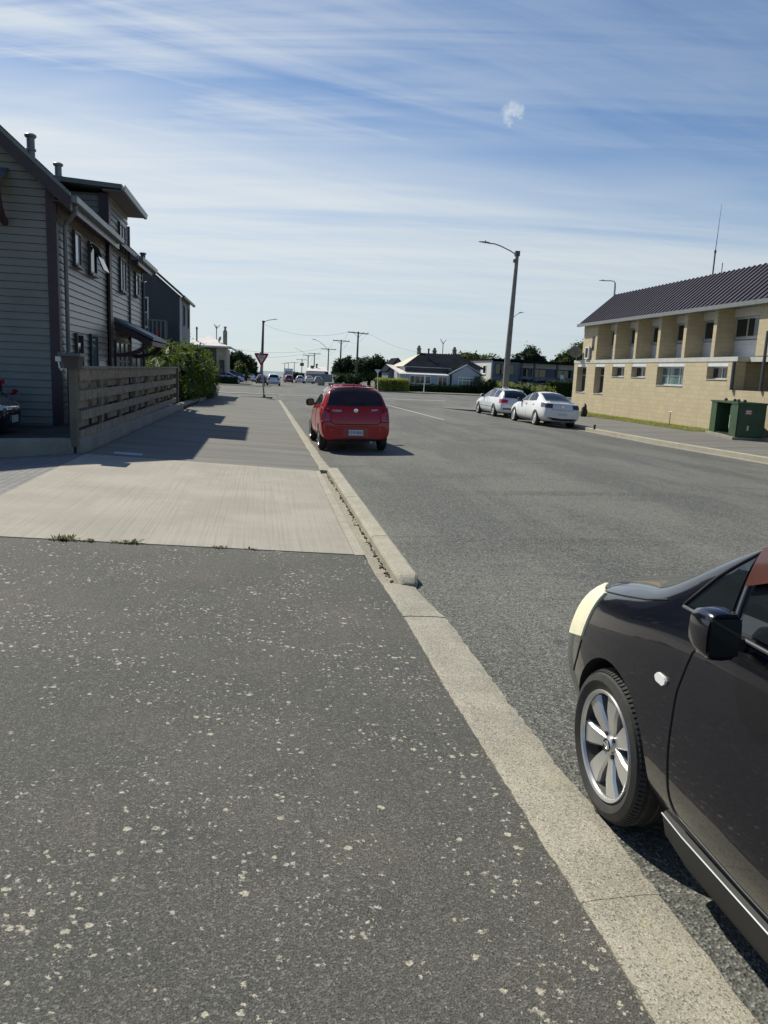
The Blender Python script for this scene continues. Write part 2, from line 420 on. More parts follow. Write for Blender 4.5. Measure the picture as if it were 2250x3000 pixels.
# base land under everything (never coplanar with the road)
sheet([-900, -160, -60, 0, 60, 160, 900], [-80, 20, 45]+frange(80, 940, 12), lambda x, y: gz(y)-.45, 'ground', M['ground'])
# road: near leg, crossing, far leg
sheet([1.0, 1.2, 1.36, 1.6, 2.2, 3.3, 4.4, 5.5, 6.5, 8, 9.6, 11.4, 12.4, 13.3, 15.2], [-8, 0, 5, 5.9, 6.4, 7, 9, 11, 12.5, 13.7, 15, 20, 30, 40, 46, 48, 50, 53, 56, 60],
      roadz, 'road', M['road'])
sheet([-160, -60, -20, -8, 0, .999], frange(47.5, 96, 14), lambda x, y: roadz(1.2, y) if y > 60 else lerp(-.09+gz(y), roadz(1.2, 60), max(0, (y-47.5)/12.5)), 'cross_street_west', M['road'])
sheet([15.201, 20, 40, 80, 160], frange(52, 90, 12), lambda x, y: lerp(roadz(15.2, y), -.05+gz(y), min(1, (x-15.2)/8)) , 'cross_street_east', M['road'])
sheet([1.0, 5, 10, 15.2], frange(60, 940, 30), lambda x, y: gz(y)-.05, 'road_to_sea', M['road'])
mb = MB(); mb.box(-4000, 4000, 880, 2440, -9.2, -8.0); struct(mb, 'sea', M['sea'])

# near footpath with lichen, broomed crossing slab, paving, far footpath
jit = lambda a: random.uniform(-a, a)
ys = frange(-6, 7.17, 60); edge = [interp(y, [1.5, 2.6, 4, 5.3, 7.2], [1.12, 1.092, 1.058, 1.05, .995])-.012+jit(.006) for y in ys]
mb = MB(); xs = [-6, -4, -2.95, -1.5, -.3, .5, .9]
vs = []
for j, y in enumerate(ys):
    for x in xs: vs.append((x, y, fz(x)))
    vs.append((edge[j], y, .004)); vs.append((edge[j], y, -.08))
n = len(xs)+2
mb.add(vs, [(j*n+i, j*n+i+1, (j+1)*n+i+1, (j+1)*n+i) for j in range(len(ys)-1) for i in range(n-1)])
struct(mb, 'footpath', M['path'], True)
def slab(poly, zf, name, m, drop=.1, sub=None):
    mb = MB(); a = [(x, y, zf(x, y)) for x, y in poly]
    mb.prism([(x, y, z-drop) for x, y, z in a], (0, 0, drop)); return struct(mb, name, m)
def gridquad(c00, c10, c11, c01, nu, nv, zf, name, m, skirt=.12):
    mb = MB(); vs = []
    for j in range(nv+1):
        for i in range(nu+1):
            u, v = i/nu, j/nv
            x = lerp(lerp(c00[0], c10[0], u), lerp(c01[0], c11[0], u), v); y = lerp(lerp(c00[1], c10[1], u), lerp(c01[1], c11[1], u), v)
            vs.append((x, y, zf(x, y)))
    w = nu+1
    mb.add(vs, [(j*w+i, j*w+i+1, (j+1)*w+i+1, (j+1)*w+i) for j in range(nv) for i in range(nu)])
    ring = [vs[i] for i in range(w)]+[vs[j*w+nu] for j in range(1, nv+1)]+[vs[nv*w+i] for i in range(nu-1, -1, -1)]+[vs[j*w] for j in range(nv-1, 0, -1)]
    L = len(ring); mb.add(ring+[(x, y, z-skirt) for x, y, z in ring], [(i, (i+1) % L, L+(i+1) % L, L+i) for i in range(L)])
    return struct(mb, name, m)
gridquad((-2.94, 7.18), (.895, 7.18), (.915, 13.42), (-2.94, 13.55), 8, 4, lambda x, y: fz(x)+.006, 'driveway_crossing', M['pad'])
gridquad((.902, 7.18), (1.0, 7.18), (1.012, 13.42), (.922, 13.42), 1, 6, lambda x, y: .008, 'slab_edge_strip', M['kerb_far'])
gridquad((-16, 7.05), (-2.95, 7.19), (-2.95, 13.4), (-16, 13.4), 2, 2, lambda x, y: .190, 'driveway_paving', M['pavers'])
gridquad((-2.93, 13.56), (1.03, 13.43), (.86, 45.8), (-2.45, 46.2), 8, 20, lambda x, y: fz(x)*interp(y, [40, 46], [1, .75])+.002+interp(y, [43, 46], [0, -.05]), 'footpath_onward', M['path_far'])
gridquad((-160, 45.2), (-2.46, 46.2), (.6, 47.4), (-160, 47.5), 4, 2, lambda x, y: .02, 'cross_footpath', M['path_far'])

# kerbs: flush exposed-aggregate strip in front, channel and raised kerb block beside the slab, low kerb beyond
def strip(y0, y1, n, xl, xr, zl, zr, name, m, jl=.005, jr=.009, drop=.1, skew=0):
    mb = MB(); vs = []
    for j in range(n+1):
        y = lerp(y0, y1, j/n); a = xl(y)+jit(jl); b = xr(y)+jit(jr)
        vs += [(a, y, zl(y)-drop), (a, y, zl(y)), (lerp(a, b, .15), y+skew*.15, lerp(zl(y), zr(y), .1)+.004), (lerp(a, b, .8), y+skew*.8, lerp(zl(y), zr(y), .75)+.004), (b, y+skew, zr(y)), (b, y+skew, zr(y)-drop)]
    mb.add(vs, [(j*6+i, j*6+i+1, (j+1)*6+i+1, (j+1)*6+i) for j in range(n) for i in range(5)])
    mb.add([vs[i] for i in range(6)], [tuple(range(6))]); mb.add([vs[-6+i] for i in range(6)], [tuple(range(6))])
    return struct(mb, name, m)
c_ = lambda v: (lambda y: v)
wob = lambda v, a, f, p: (lambda y: v+a*math.sin(y*f+p)+a*.6*math.sin(y*f*2.3+p*2))
kl = lambda y: interp(y, [1.5, 2.6, 4, 5.3, 7.2], [1.115, 1.088, 1.056, 1.046, .99])
kr = lambda y: interp(y, [1.5, 2.6, 4, 5.3, 6.2], [1.43, 1.405, 1.385, 1.372, 1.30])+.006*math.sin(y*3)+.004*math.sin(y*7.3+1)
strip(-6, 2.199, 110, kl, kr, c_(-.002), c_(-.030), 'kerb_strip', M['kerb'], skew=.05)
strip(2.202, 5.30, 60, kl, kr, c_(-.002), c_(-.030), 'kerb_strip', M['kerb'], skew=.05)
strip(5.325, 6.2, 18, kl, kr, c_(-.004), c_(-.032), 'kerb_strip', M['kerb'], skew=.05)
strip(6.205, 13.5, 60, lambda y: interp(y, [6.2, 7.18, 13.4], [1.018, .998, 1.01]), c_(1.21), c_(-.050), c_(-.054), 'kerb_channel', M['channel'], jr=.004)
for ya, yb, N in ((6.21, 7.86, 26), (7.875, 10.4, 26), (10.415, 13.55, 26)):
    mb = MB(); vs = []
    for j in range(N+1):
        y = lerp(ya, yb, (j/N)**1.5); e = max(0, 1-(y-6.21)/.16); h = .050-.055*e**2.5
        a, b = 1.165+jit(.001)+.02*e*e, 1.358+jit(.004)-.03*e*e
        vs += [(a-.012, y, -.1), (a-.008, y, h-.028), (a+.010, y, h-.004), (a+.022, y, h), (b-.03, y, h+.002), (b-.006, y, h-.012), (b+.004, y, -.1)]
    mb.add(vs, [(j*7+i, j*7+i+1, (j+1)*7+i+1, (j+1)*7+i) for j in range(N) for i in range(6)])
    mb.add(vs[:7], [tuple(range(7))]); mb.add(vs[-7:], [tuple(range(7))])
    struct(mb, 'kerb_block', M['kerb_far'])
xl = lambda y: interp(y, [13.5, 43], [1.035, .85])
strip(13.56, 43.6, 120, xl, lambda y: xl(y)+.20, c_(.006), c_(-.012), 'kerb_line', M['kerb_far'], .012, .014, .2)
mb = MB(); pts = [(xl(43.6)+.1-1.9*(1-math.cos(a)), 43.6+2.6*math.sin(a), -.02) for a in frange(0, PI/2, 9)]
pts += [(-2, 46.3, -.04), (-40, 47, -.05)]
ring = []
for i, p in enumerate(pts):
    q = Vector(pts[min(i+1, len(pts)-1)])-Vector(pts[max(i-1, 0)]); nrm = Vector((q.y, -q.x, 0)).normalized()*.1
    p = Vector(p); ring.append([p-nrm-Vector((0, 0, .15)), p-nrm, p+nrm, p+nrm-Vector((0, 0, .15))])
mb.loft(ring); struct(mb, 'corner_kerb', M['kerb_far'])
# fill behind the corner kerb
slab([(.75, 43.6), (-.2, 46.0), (-2.4, 46.1), (-2.4, 43.6)], lambda x, y: .03, 'corner_footpath', M['path_far'])

# right side: kerb, footpath, verge
ysr = [-8, 2, 10, 15, 19, 22, 24, 27, 30, 34, 38, 41.5]
mb = MB(); vs = []
for y in ysr:
    k_ = kerbR(y); vs += [(k_-.02, y, -.34), (k_, y, -.115), (k_+.03, y, -.10), (k_+.17, y, -.10), (k_+.2, y, -.2)]
mb.add(vs, [(j*5+i, j*5+i+1, (j+1)*5+i+1, (j+1)*5+i) for j in range(len(ysr)-1) for i in range(4)])
struct(mb, 'right_kerb', M['kerb_far'])
mb = MB(); vs = []
for y in ysr:
    k_ = kerbR(y); vs += [(k_-.42, y, roadz(k_-.42, y)+.004), (k_-.02, y, roadz(k_-.02, y)+.006)]
mb.add(vs, [(j*2, j*2+1, j*2+3, j*2+2) for j in range(len(ysr)-1)]); struct(mb, 'right_gutter', M['channel'])
mb = MB(); vs = []
for y in ysr+[50]:
    k_ = kerbR(y)+.171; vs += [(k_, y, -.102), (15.6, y, -.07), (17.3, y, -.045), (30, y, -.02)]
mb.add(vs, [(j*4+i, j*4+i+1, (j+1)*4+i+1, (j+1)*4+i) for j in range(len(ysr)) for i in range(3)])
struct(mb, 'right_footpath', M['path_far'])
gridquad((17.15, 28.9), (18.72, 28.9), (18.72, 46), (16.95, 46), 2, 6, lambda x, y: -.03, 'verge_strip', M['grass'])
# rounded corner island at the junction on the right
mb = MB(); pl = []
for a in frange(PI*.5, PI*1.5, 12): pl.append((12.1+1.75*math.cos(a), 44.2+2.0*math.sin(a), -.14))
pl += [(30, 42.2, -.08), (34, 51, -.15), (18, 50.5, -.15)]
mb.prism(pl, (0, 0, .05)); struct(mb, 'corner_island', M['path_far'])
# far side blocks of land
gridquad((-160, 96.2), (.2, 96.2), (.2, 170), (-160, 170), 2, 8, lambda x, y: gz(y)+.04, 'far_verge_west', M['path_far'])
gridquad((-160, 171), (.2, 171), (.2, 930), (-160, 930), 2, 12, lambda x, y: gz(y)+.02, 'far_land_west', M['ground'])
gridquad((15.3, 89), (170, 91), (170, 170), (15.3, 170), 3, 8, lambda x, y: gz(y)+.04, 'far_verge_east', M['ground'])
gridquad((15.3, 171), (400, 171), (400, 930), (15.3, 930), 2, 12, lambda x, y: gz(y)+.02, 'far_land_east', M['ground'])
gridquad((11.6, 88.0), (30, 95.5), (30, 98), (10.5, 91), 3, 1, lambda x, y: gz(y)+.06, 'far_footpath', M['kerb_far'])

# painted lines
def line(pts, w, name='road_line', m='line', dz=.006):
    mb = MB(); vs = []
    for i, (x, y) in enumerate(pts):
        q = Vector(pts[min(i+1, len(pts)-1)])-Vector(pts[max(i-1, 0)]); n_ = Vector((q.y, -q.x)).normalized()*w/2
        for s_ in (-1, 1):
            X, Y = x+n_.x*s_, y+n_.y*s_; vs.append((X, Y, roadz(X, Y)+dz))
    mb.add(vs, [(2*i, 2*i+1, 2*i+3, 2*i+2) for i in range(len(pts)-1)]); return struct(mb, name, M[m])
line([(lerp(7.1, 6.5, t), lerp(29.8, 46, t)) for t in frange(0, 1, 12)], .13)
line([(x, 57.8+.05*x) for x in frange(1.2, 14, 14)], .5)
line([(x, 92.5) for x in frange(1.2, 14, 8)], .5)
mb = MB(); mb.prism([(-150, 57.0, -.135), (.95, 57.8, -.155), (.95, 58.4, -.155), (-150, 57.6, -.135)], (0, 0, .012)); struct(mb, 'road_line', M['line'])
mb = MB(); mb.prism([(-150, 94.9, gz(95)-.02), (.95, 94.9, gz(95)-.02), (.95, 96.1, gz(96)-.02), (-150, 96.1, gz(96)-.02)], (0, 0, .04)); struct(mb, 'far_kerb_line', M['kerb_far'])

# ------------------------------------------------------------------ foliage
def leaves(mb, blobs, n, size, outward=.6, flat=.75, shell=.55, clip=None):
    tot = sum(b[1][0]*b[1][1]+b[1][1]*b[1][2] for b in blobs)
    for c, r_ in blobs:
        cnt = int(n*(r_[0]*r_[1]+r_[1]*r_[2])/tot)
        # clumps on the blob give an uneven outline
        cl = []
        for _ in range(max(5, cnt//28)):
            d = Vector((random.gauss(0, 1), random.gauss(0, 1), random.gauss(0, 1))).normalized()
            rr = random.uniform(shell, 1.05)
            cl.append((Vector((d.x*r_[0]*rr, d.y*r_[1]*rr, d.z*r_[2]*rr)), d))
        for _ in range(cnt):
            b, d = random.choice(cl)
            p = Vector(c)+b+Vector((random.gauss(0, .16)*r_[0], random.gauss(0, .16)*r_[1], random.gauss(0, .15)*r_[2]))
            if clip and not clip(p): continue
            nrm = (d*outward+Vector((random.gauss(0, .6), random.gauss(0, .6), random.gauss(0, .6)))).normalized()
            t = nrm.orthogonal().normalized(); t.rotate(Matrix.Rotation(random.uniform(0, 6.28), 3, nrm)); w = nrm.cross(t)
            s_ = size*random.uniform(.6, 1.35)
            mb.add([p-t*s_, p-w*s_*flat*.55+nrm*s_*.12, p+t*s_, p+w*s_*flat*.55+nrm*s_*.12], [(0, 1, 2, 3)])
    return mb
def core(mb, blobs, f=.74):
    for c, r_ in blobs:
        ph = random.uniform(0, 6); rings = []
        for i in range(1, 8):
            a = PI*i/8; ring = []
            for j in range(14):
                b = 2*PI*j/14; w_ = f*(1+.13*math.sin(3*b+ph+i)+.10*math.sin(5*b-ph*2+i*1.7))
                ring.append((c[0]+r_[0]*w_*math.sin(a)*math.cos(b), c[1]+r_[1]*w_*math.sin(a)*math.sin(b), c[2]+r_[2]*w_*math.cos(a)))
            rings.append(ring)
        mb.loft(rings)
def tree(name, label, cat, base, trunk_h, blobs, n, size, m, group=None, tr=.25):
    o = empty(name, base, label, cat, group)
    b = Vector(base); mb = MB()
    mb.tube([b-Vector((0, 0, .3)), b+Vector((.05, 0, trunk_h*.5)), b+Vector((.1, .05, trunk_h))], [tr, tr*.8, tr*.55], 8)
    for c, r_ in blobs[:5]:
        mb.tube([b+Vector((.08, .04, trunk_h*.75)), Vector(c)*.5+(b+Vector((0, 0, trunk_h)))*.5, Vector(c)], [tr*.45, tr*.3, tr*.1], 6)
    mb.build('trunk', M['bark'], o, True)
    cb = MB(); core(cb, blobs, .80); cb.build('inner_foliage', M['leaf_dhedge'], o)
    cr = MB(); leaves(cr, blobs, n, size); cr.build('crown', M[m], o)
    return o
def hedge(name, label, x0, x1, y0, y1, z0, z1, n, size, m, group=None, slope=0, rot=0):
    """clipped hedge running from (x0,y0) to (x1,y1)"""
    a = Vector((x0, y0, 0)); b = Vector((x1, y1, 0)); d = (b-a); L = d.length; d.normalize(); w = Vector((-d.y, d.x, 0))
    o = empty(name, (x0, y0, z0), label, 'hedge', group)
    th = .55
    core = MB(); ring = []
    for i in range(int(L/1.2)+2):
        t = min(1, i*1.2/L); p = a+d*L*t; h = lerp(z1, z1+slope, t)-.12+jit(.05)
        ring.append([p-w*(th-.12)+Vector((0, 0, z0-.2)), p-w*(th-.12)+Vector((0, 0, h)), p+w*(th-.12)+Vector((0, 0, h)), p+w*(th-.12)+Vector((0, 0, z0-.2))])
    core.loft(ring); core.build('stems', M['leaf_dhedge'], o)
    lv = MB()
    for _ in range(n):
        t = random.random(); side = random.random(); top = lerp(z1, z1+slope, t)
        bul = .10*math.sin(t*L*2.1)+.06*math.sin(t*L*5.3)
        if side < .62: p = a+d*L*t-w*(th+bul+random.gauss(0, .07))+Vector((0, 0, random.uniform(z0, top))); nr = -w
        elif side < .92: p = a+d*L*t+w*random.uniform(-th, th)+Vector((0, 0, top+random.gauss(0, .07)+bul*.6)); nr = Vector((0, 0, 1))
        else: p = (a if random.random() < .5 else b)+d*jit(.1)+w*random.uniform(-th, th)+Vector((0, 0, random.uniform(z0, top))); nr = d
        nr = (nr*.7+Vector((random.gauss(0, .6), random.gauss(0, .6), random.gauss(0, .6)))).normalized()
        u = nr.orthogonal().normalized(); u.rotate(Matrix.Rotation(random.uniform(0, 6.28), 3, nr)); v = nr.cross(u); s_ = size*random.uniform(.6, 1.4)
        lv.add([p-u*s_, p-v*s_*.5, p+u*s_, p+v*s_*.5], [(0, 1, 2, 3)])
    lv.build('leaves', M[m], o)
    return o

# ------------------------------------------------------------------ building helpers
def boards_y(mb, y, zf0, z1, xr, xl, pitch=.155, proud=.03):
    """lapped boards on a wall facing -Y; xl(z), xr(z) give the extents"""
    z = zf0
    while z < z1-1e-4:
        t = min(z+pitch, z1)
        a, b, c, d = xl(z), xr(z), xr(t), xl(t)
        if b-a > .02:
            mb.add([(a, y-proud, z+.008), (b, y-proud, z+.008), (c, y-.004, t), (d, y-.004, t), (a, y+.05, z+.008), (b, y+.05, z+.008), (c, y+.05, t), (d, y+.05, t)],
                   [(0, 1, 2, 3), (0, 4, 5, 1), (1, 5, 6, 2), (0, 3, 7, 4), (2, 6, 7, 3)])
        z = t
    return mb
def boards_x(mb, x, y0, y1, z0, z1, pitch=.155, proud=.03):
    z = z0
    while z < z1-1e-4:
        t = min(z+pitch, z1)
        mb.add([(x+proud, y0, z+.008), (x+proud, y1, z+.008), (x+.004, y1, t), (x+.004, y0, t), (x-.05, y0, z+.008), (x-.05, y1, z+.008), (x-.05, y1, t), (x-.05, y0, t)],
               [(0, 1, 2, 3), (0, 4, 5, 1), (1, 5, 6, 2), (0, 3, 7, 4), (2, 6, 7, 3)])
        z = t
    return mb
def abox(mb, ax, c0, c1, u0, u1, z0, z1):
    if ax == 'x': mb.box(min(c0, c1), max(c0, c1), u0, u1, z0, z1)
    else: mb.box(u0, u1, min(c0, c1), max(c0, c1), z0, z1)
def window(par, ax, c, sgn, u0, u1, z0, z1, fm, gm, vs=(), hs=(), fw=.06, d=.06, sill=True):
    mb = MB(); q = c+sgn*d
    abox(mb, ax, c-sgn*.02, q, u0, u0+fw, z0, z1); abox(mb, ax, c-sgn*.02, q, u1-fw, u1, z0, z1)
    abox(mb, ax, c-sgn*.02, q, u0+fw, u1-fw, z1-fw, z1); abox(mb, ax, c-sgn*.02, q, u0+fw, u1-fw, z0, z0+fw)
    for v in vs: abox(mb, ax, c, q-sgn*.004, lerp(u0, u1, v)-fw*.4, lerp(u0, u1, v)+fw*.4, z0+fw, z1-fw)
    for h in hs: abox(mb, ax, c, q-sgn*.006, u0+fw, u1-fw, lerp(z0, z1, h)-fw*.4, lerp(z0, z1, h)+fw*.4)
    if sill: abox(mb, ax, c-sgn*.02, q+sgn*.05, u0-.03, u1+.03, z0-.045, z0-.002)
    f = mb.build('window', fm, par)
    g = MB(); abox(g, ax, c+sgn*d*.25, c+sgn*d*.5, u0+fw*.5, u1-fw*.5, z0+fw*.5, z1-fw*.5); g.build('pane', gm, f)
    return f

# ------------------------------------------------------------------ left weatherboard house
H = empty('weatherboard_house', (-4.3, 17.6, .2), 'tall grey weatherboard house with maroon corner boards, behind the low timber fence', 'house')
XW, YN, YF, ZE = -4.3, 17.6, 29.3, 4.95
SL = .885
ridge0 = ZE+(9.5-3.95)*SL
rake = lambda z: XW if z < ZE-.35*SL else min(XW, XW-(z-(ZE-.0))/SL+.0)
mb = MB(); boards_y(mb, YN, .2, 9.6, lambda z: min(XW-.08, XW-.08-(z-ZE-.36)/SL), lambda z: -9.5)
boards_x(mb, XW, YN+.08, 22.85, .2, ZE); boards_x(mb, XW, 26.2, YF-.08, .2, ZE+.05)
boards_x(mb, XW+.06, 23.05, 26.1, .2, 6.25)
boards_y(mb, 22.95, 4.6, 6.2, lambda z: XW, lambda z: -7.5)
mb.box(-9.4, XW-.1, YN+.06, YF-.05, .1, ZE); mb.prism([(XW-.1, YN+.06, ZE+.001), (-14.5, YN+.06, ZE+.001), (-9.5, YN+.06, ridge0-.1), (XW-.1, YN+.06, ZE+.30)], (0, .2, 0)); mb.box(-7.5, XW-.02, 23.02, 26.05, ZE+.002, 6.2)
mb.build('wall', M['board'], H)
for bx in ((XW-.09, XW+.04, YN-.045, YN+.08, .15, ZE+.30), (XW-.16, XW-.091, YN-.045, YN-.006, .15, ZE+.36), (XW+.066, XW+.115, 22.86, 23.16, .15, 6.2), (XW-.13, XW+.065, 22.84, 22.95, ZE-.2, 6.2), (XW-.05, XW+.045, YF-.1, YF+.03, .15, ZE)):
    mb = MB(); mb.box(*bx); mb.build('corner_board', M['trim'], H)
# roof: two slopes as slabs, rake fascia
ridge = (-9.5, ZE+.0+(9.5-3.95)*SL)
mb = MB()
mb.prism([(-3.92, YN-.32, ZE-.02), (ridge[0], YN-.32, ridge[1]), (ridge[0], YN-.32, ridge[1]+.12), (-3.92, YN-.32, ZE+.10)], (0, YF+.3-YN+.32, 0))
mb.prism([(ridge[0], YN-.32, ridge[1]), (-15, YN-.32, ZE-.02), (-15, YN-.32, ZE+.10), (ridge[0], YN-.32, ridge[1]+.12)], (0, YF+.3-YN+.32, 0))
for i in range(20):
    y = YN-.3+i*.61; mb.prism([(-3.92, y, ZE+.10), (ridge[0], y, ridge[1]+.12), (ridge[0], y, ridge[1]+.145), (-3.92, y, ZE+.125)], (0, .05, 0))
mb.build('roof', M['darkroof'], H)
mb = MB(); mb.prism([(-3.90, YN-.36, ZE-.24), (ridge[0], YN-.36, ridge[1]-.22), (ridge[0], YN-.36, ridge[1]+.07), (-3.90, YN-.36, ZE+.05)], (0, .035, 0))
mb.build('barge_board', M['trim'], H)
mb = MB(); mb.prism([(-3.90, YN-.37, ZE+.05), (ridge[0], YN-.37, ridge[1]+.07), (ridge[0], YN-.37, ridge[1]+.15), (-3.90, YN-.37, ZE+.13)], (0, .06, 0))
mb.build('roof_edge_flashing', M['fasciag'], H)
for ya, yb in ((YN-.3, 22.83), (26.2, YF+.3)):
    mb = MB(); mb.box(-3.93, XW+.02, ya, yb, ZE-.06, ZE-.035); mb.build('soffit', M['trim'], H)
def gutter(y0, y1, x, z):
    g = MB(); prof = [(-.06, -.01), (.02, -.04), (.07, -.02), (.085, .09), (.07, .092), (.058, 0), (.01, -.02), (-.05, .005)]
    g.loft([[(x+a, y, z+b) for a, b in prof] for y in (y0, y1)]); g.box(x-.05, x+.085, y0-.012, y0, z-.035, z+.095); g.box(x-.05, x+.085, y1, y1+.012, z-.035, z+.095)
    g.build('gutter', M['gutter'], H)
    t = MB(); t.box(x-.1, x-.062, y0, y1, z-.17, z+.03); t.build('fascia', M['gutter'], H)
gutter(YN-.3, 22.84, -3.86, ZE-.02); gutter(26.2, YF+.32, -3.86, ZE-.0)
mb = MB(); mb.tube([(XW+.09, YN+.45, .2), (XW+.09, YN+.45, ZE-.42), (XW+.12, YN+.42, ZE-.36), (-3.9, YN+.05, ZE-.2), (-3.88, YN, ZE-.06)], .045, 10)
mb.build('downpipe', M['gutter'], H, True)
mb = MB(); mb.tube([(XW+.1, 26.13, .2), (XW+.1, 26.13, 5.9)], .04, 8); mb.build('downpipe', M['dsteel'], H, True)
mb = MB(); mb.tube([(-3.87, YF+.2, ZE-.05), (-3.9, YF+.15, ZE-.3), (XW+.08, YF-.06, ZE-.42), (XW+.08, YF-.04, .2)], .045, 8); mb.build('downpipe', M['dsteel'], H, True)
# tower roof (near-flat, wide eave)
mb = MB(); mb.prism([(-3.78, 22.55, 6.28), (-8.0, 22.55, 6.50), (-8.0, 22.55, 6.62), (-3.78, 22.55, 6.40)], (0, 4.05, 0)); mb.build('tower_roof', M['fasciag'], H)
mb = MB(); mb.box(-3.80, XW, 22.6, 26.5, 6.235, 6.262); mb.build('tower_soffit', M['soffit'], H)
mb = MB(); mb.loft([[(-3.76+a, y, 6.25+b) for a, b in [(-.03, -.02), (.05, -.02), (.08, .12), (.06, .12), (.04, 0), (-.03, .01)]] for y in (22.5, 26.62)]); mb.build('gutter', M['gutter'], H)
# flues
def flue(x, y, z0, z1, r_=.10):
    t = MB(); t.tube([(x, y, z0), (x, y, z1)], r_, 14); t.lathe([(r_+.03, 0), (r_+.05, .03), (r_+.05, .06), (r_+.01, .09)], (x, y, z1-.09), 'z', 14, True)
    t.lathe([(r_+.004, 0), (r_+.03, .01), (r_+.03, .05), (r_+.004, .06)], (x, y, z1-.42), 'z', 14); t.build('flue', M['gutter'], H, True)
flue(-6.0, 22.4-.0, 6.3, 7.42); flue(-6.25, 26.2, 6.2, 7.62)
# windows on the street side
window(H, 'x', XW+.02, 1, 18.98, 19.60, 3.86, 4.62, M['frame_dark'], M['curtain'], fw=.05, d=.07)
w2 = window(H, 'x', XW+.02, 1, 20.55, 21.35, 3.86, 4.62, M['frame_dark'], M['glass'], fw=.06, d=.07)
mb = MB(); mb.prism([(XW+.1, 20.6, 4.56), (XW+.1, 21.3, 4.56), (XW+.36, 21.3, 3.95), (XW+.36, 20.6, 3.95)], (.03, 0, .012)); mb.build('open_sash', M['glass'], w2)
window(H, 'x', XW+.02, 1, 18.95, 19.58, 1.25, 2.35, M['frame_dark'], M['glass'], fw=.05, d=.07)
window(H, 'x', XW+.02, 1, 20.48, 21.25, 1.55, 2.40, M['frame_dark'], M['glassb'], fw=.06, d=.07)
window(H, 'x', XW+.085, 1, 24.42, 25.35, 4.92, 5.75, M['frame_dark'], M['curtain'], vs=(.5,), fw=.05, d=.06, sill=False)
window(H, 'x', XW+.085, 1, 24.42, 25.35, 3.82, 4.78, M['frame_dark'], M['curtain'], vs=(.5,), fw=.05, d=.06)
window(H, 'x', XW+.02, 1, 27.55, 28.25, 3.95, 4.70, M['frame_dark'], M['curtain'], fw=.06, d=.07)
# entry under the canopy
window(H, 'x', XW+.085, 1, 23.4, 25.7, .35, 2.35, M['frame_dark'], M['curtain'], vs=(.33, .66), hs=(.7,), fw=.07, d=.07, sill=False)
window(H, 'x', XW+.02, 1, 26.5, 28.6, .35, 2.1, M['frame_dark'], M['curtain'], vs=(.5,), fw=.07, d=.07, sill=False)
cp = MB(); cp.prism([(XW+.03, 23.62, 2.92), (-3.15, 23.62, 2.40), (-3.15, 23.62, 2.48), (XW+.03, 23.62, 3.0)], (0, 3.3, 0)); cpo = cp.build('canopy', M['slate'], H)
t = MB(); t.prism([(XW+.03, 23.64, 2.68), (-3.25, 23.64, 2.22), (-3.2, 23.64, 2.37), (XW+.03, 23.64, 2.90)], (0, .12, 0)); t.prism([(XW+.03, 26.75, 2.68), (-3.25, 26.75, 2.22), (-3.2, 26.75, 2.37), (XW+.03, 26.75, 2.90)], (0, .12, 0))
t.box(-3.3, -3.2, 23.77, 26.74, 2.24, 2.37); t.build('canopy_beam', M['trim'], cpo)
for y in (23.7, 26.75):
    t = MB(); pts = []
    for a in frange(0, PI/2, 9): pts.append((XW+.10+.92*math.sin(a), 1.88+.46*(1-math.cos(a))))
    t.loft([[(x, y-.05, z), (x, y+.05, z), (x-.08, y+.05, z+.10), (x-.08, y-.05, z+.10)] for x, z in pts]); t.build('bracket', M['trim'], cpo)
# bracketed awning on the gable end (only its tip is in view)
cp = MB(); cp.prism([(-5.15, YN-.02, 5.45), (-5.15, YN-.75, 5.05), (-5.15, YN-.75, 5.12), (-5.15, YN-.02, 5.52)], (-3, 0, 0)); aw = cp.build('awning', M['slate'], H)
t = MB(); t.loft([[(-5.2, YN-.05-.5*math.sin(a), 4.4+.7*(1-math.cos(a))), (-5.3, YN-.05-.5*math.sin(a), 4.4+.7*(1-math.cos(a))), (-5.3, YN-.05-.5*math.sin(a)+.09, 4.5+.7*(1-math.cos(a))), (-5.2, YN-.05-.5*math.sin(a)+.09, 4.5+.7*(1-math.cos(a)))] for a in frange(0, PI/2, 7)]); t.build('bracket', M['trim'], aw)
mb = MB(); mb.prism([(-16, 13.6, .19), (-3.1, 13.6, .19), (-3.1, 29, .19), (-16, 29, .19)], (0, 0, .13)); struct(mb, 'garden_bed', M['soil'])
mb = MB(); mb.prism([(-16, 29.01, .15), (-2.8, 29.01, .15), (-2.5, 45, .1), (-16, 45, .1)], (0, 0, .1)); struct(mb, 'back_garden', M['soil'])

# ------------------------------------------------------------------ grey gabled house behind
G = empty('rendered_house', (-4.25, 41.3, .1), 'smooth dark grey gabled house with a pale side wall, beyond the weatherboard house', 'house')
mb = MB(); mb.prism([(-4.25, 41.3, .1), (-4.25, 41.3, 5.2), (-9.3, 41.3, 9.4), (-14, 41.3, 5.5), (-14, 41.3, .1)], (0, .25, 0)); mb.build('gable_wall', M['plaster'], G)
mb = MB(); mb.box(-4.5, -4.24, 41.551, 47.4, .1, 5.2); mb.build('side_wall', M['plaster2'], G)
mb = MB(); mb.prism([(-4.06, 41.15, 5.10), (-9.3, 41.15, 9.45), (-9.3, 41.15, 9.6), (-4.06, 41.15, 5.24)], (0, 6.4, 0)); mb.prism([(-14.2, 41.15, 5.4), (-9.3, 41.15, 9.45), (-9.3, 41.15, 9.6), (-14.2, 41.15, 5.55)], (0, 6.4, 0)); mb.build('roof', M['darkroof'], G)
mb = MB(); mb.box(-4.07, -3.95, 41.2, 47.6, 5.05, 5.17); mb.build('gutter', M['dsteel'], G)
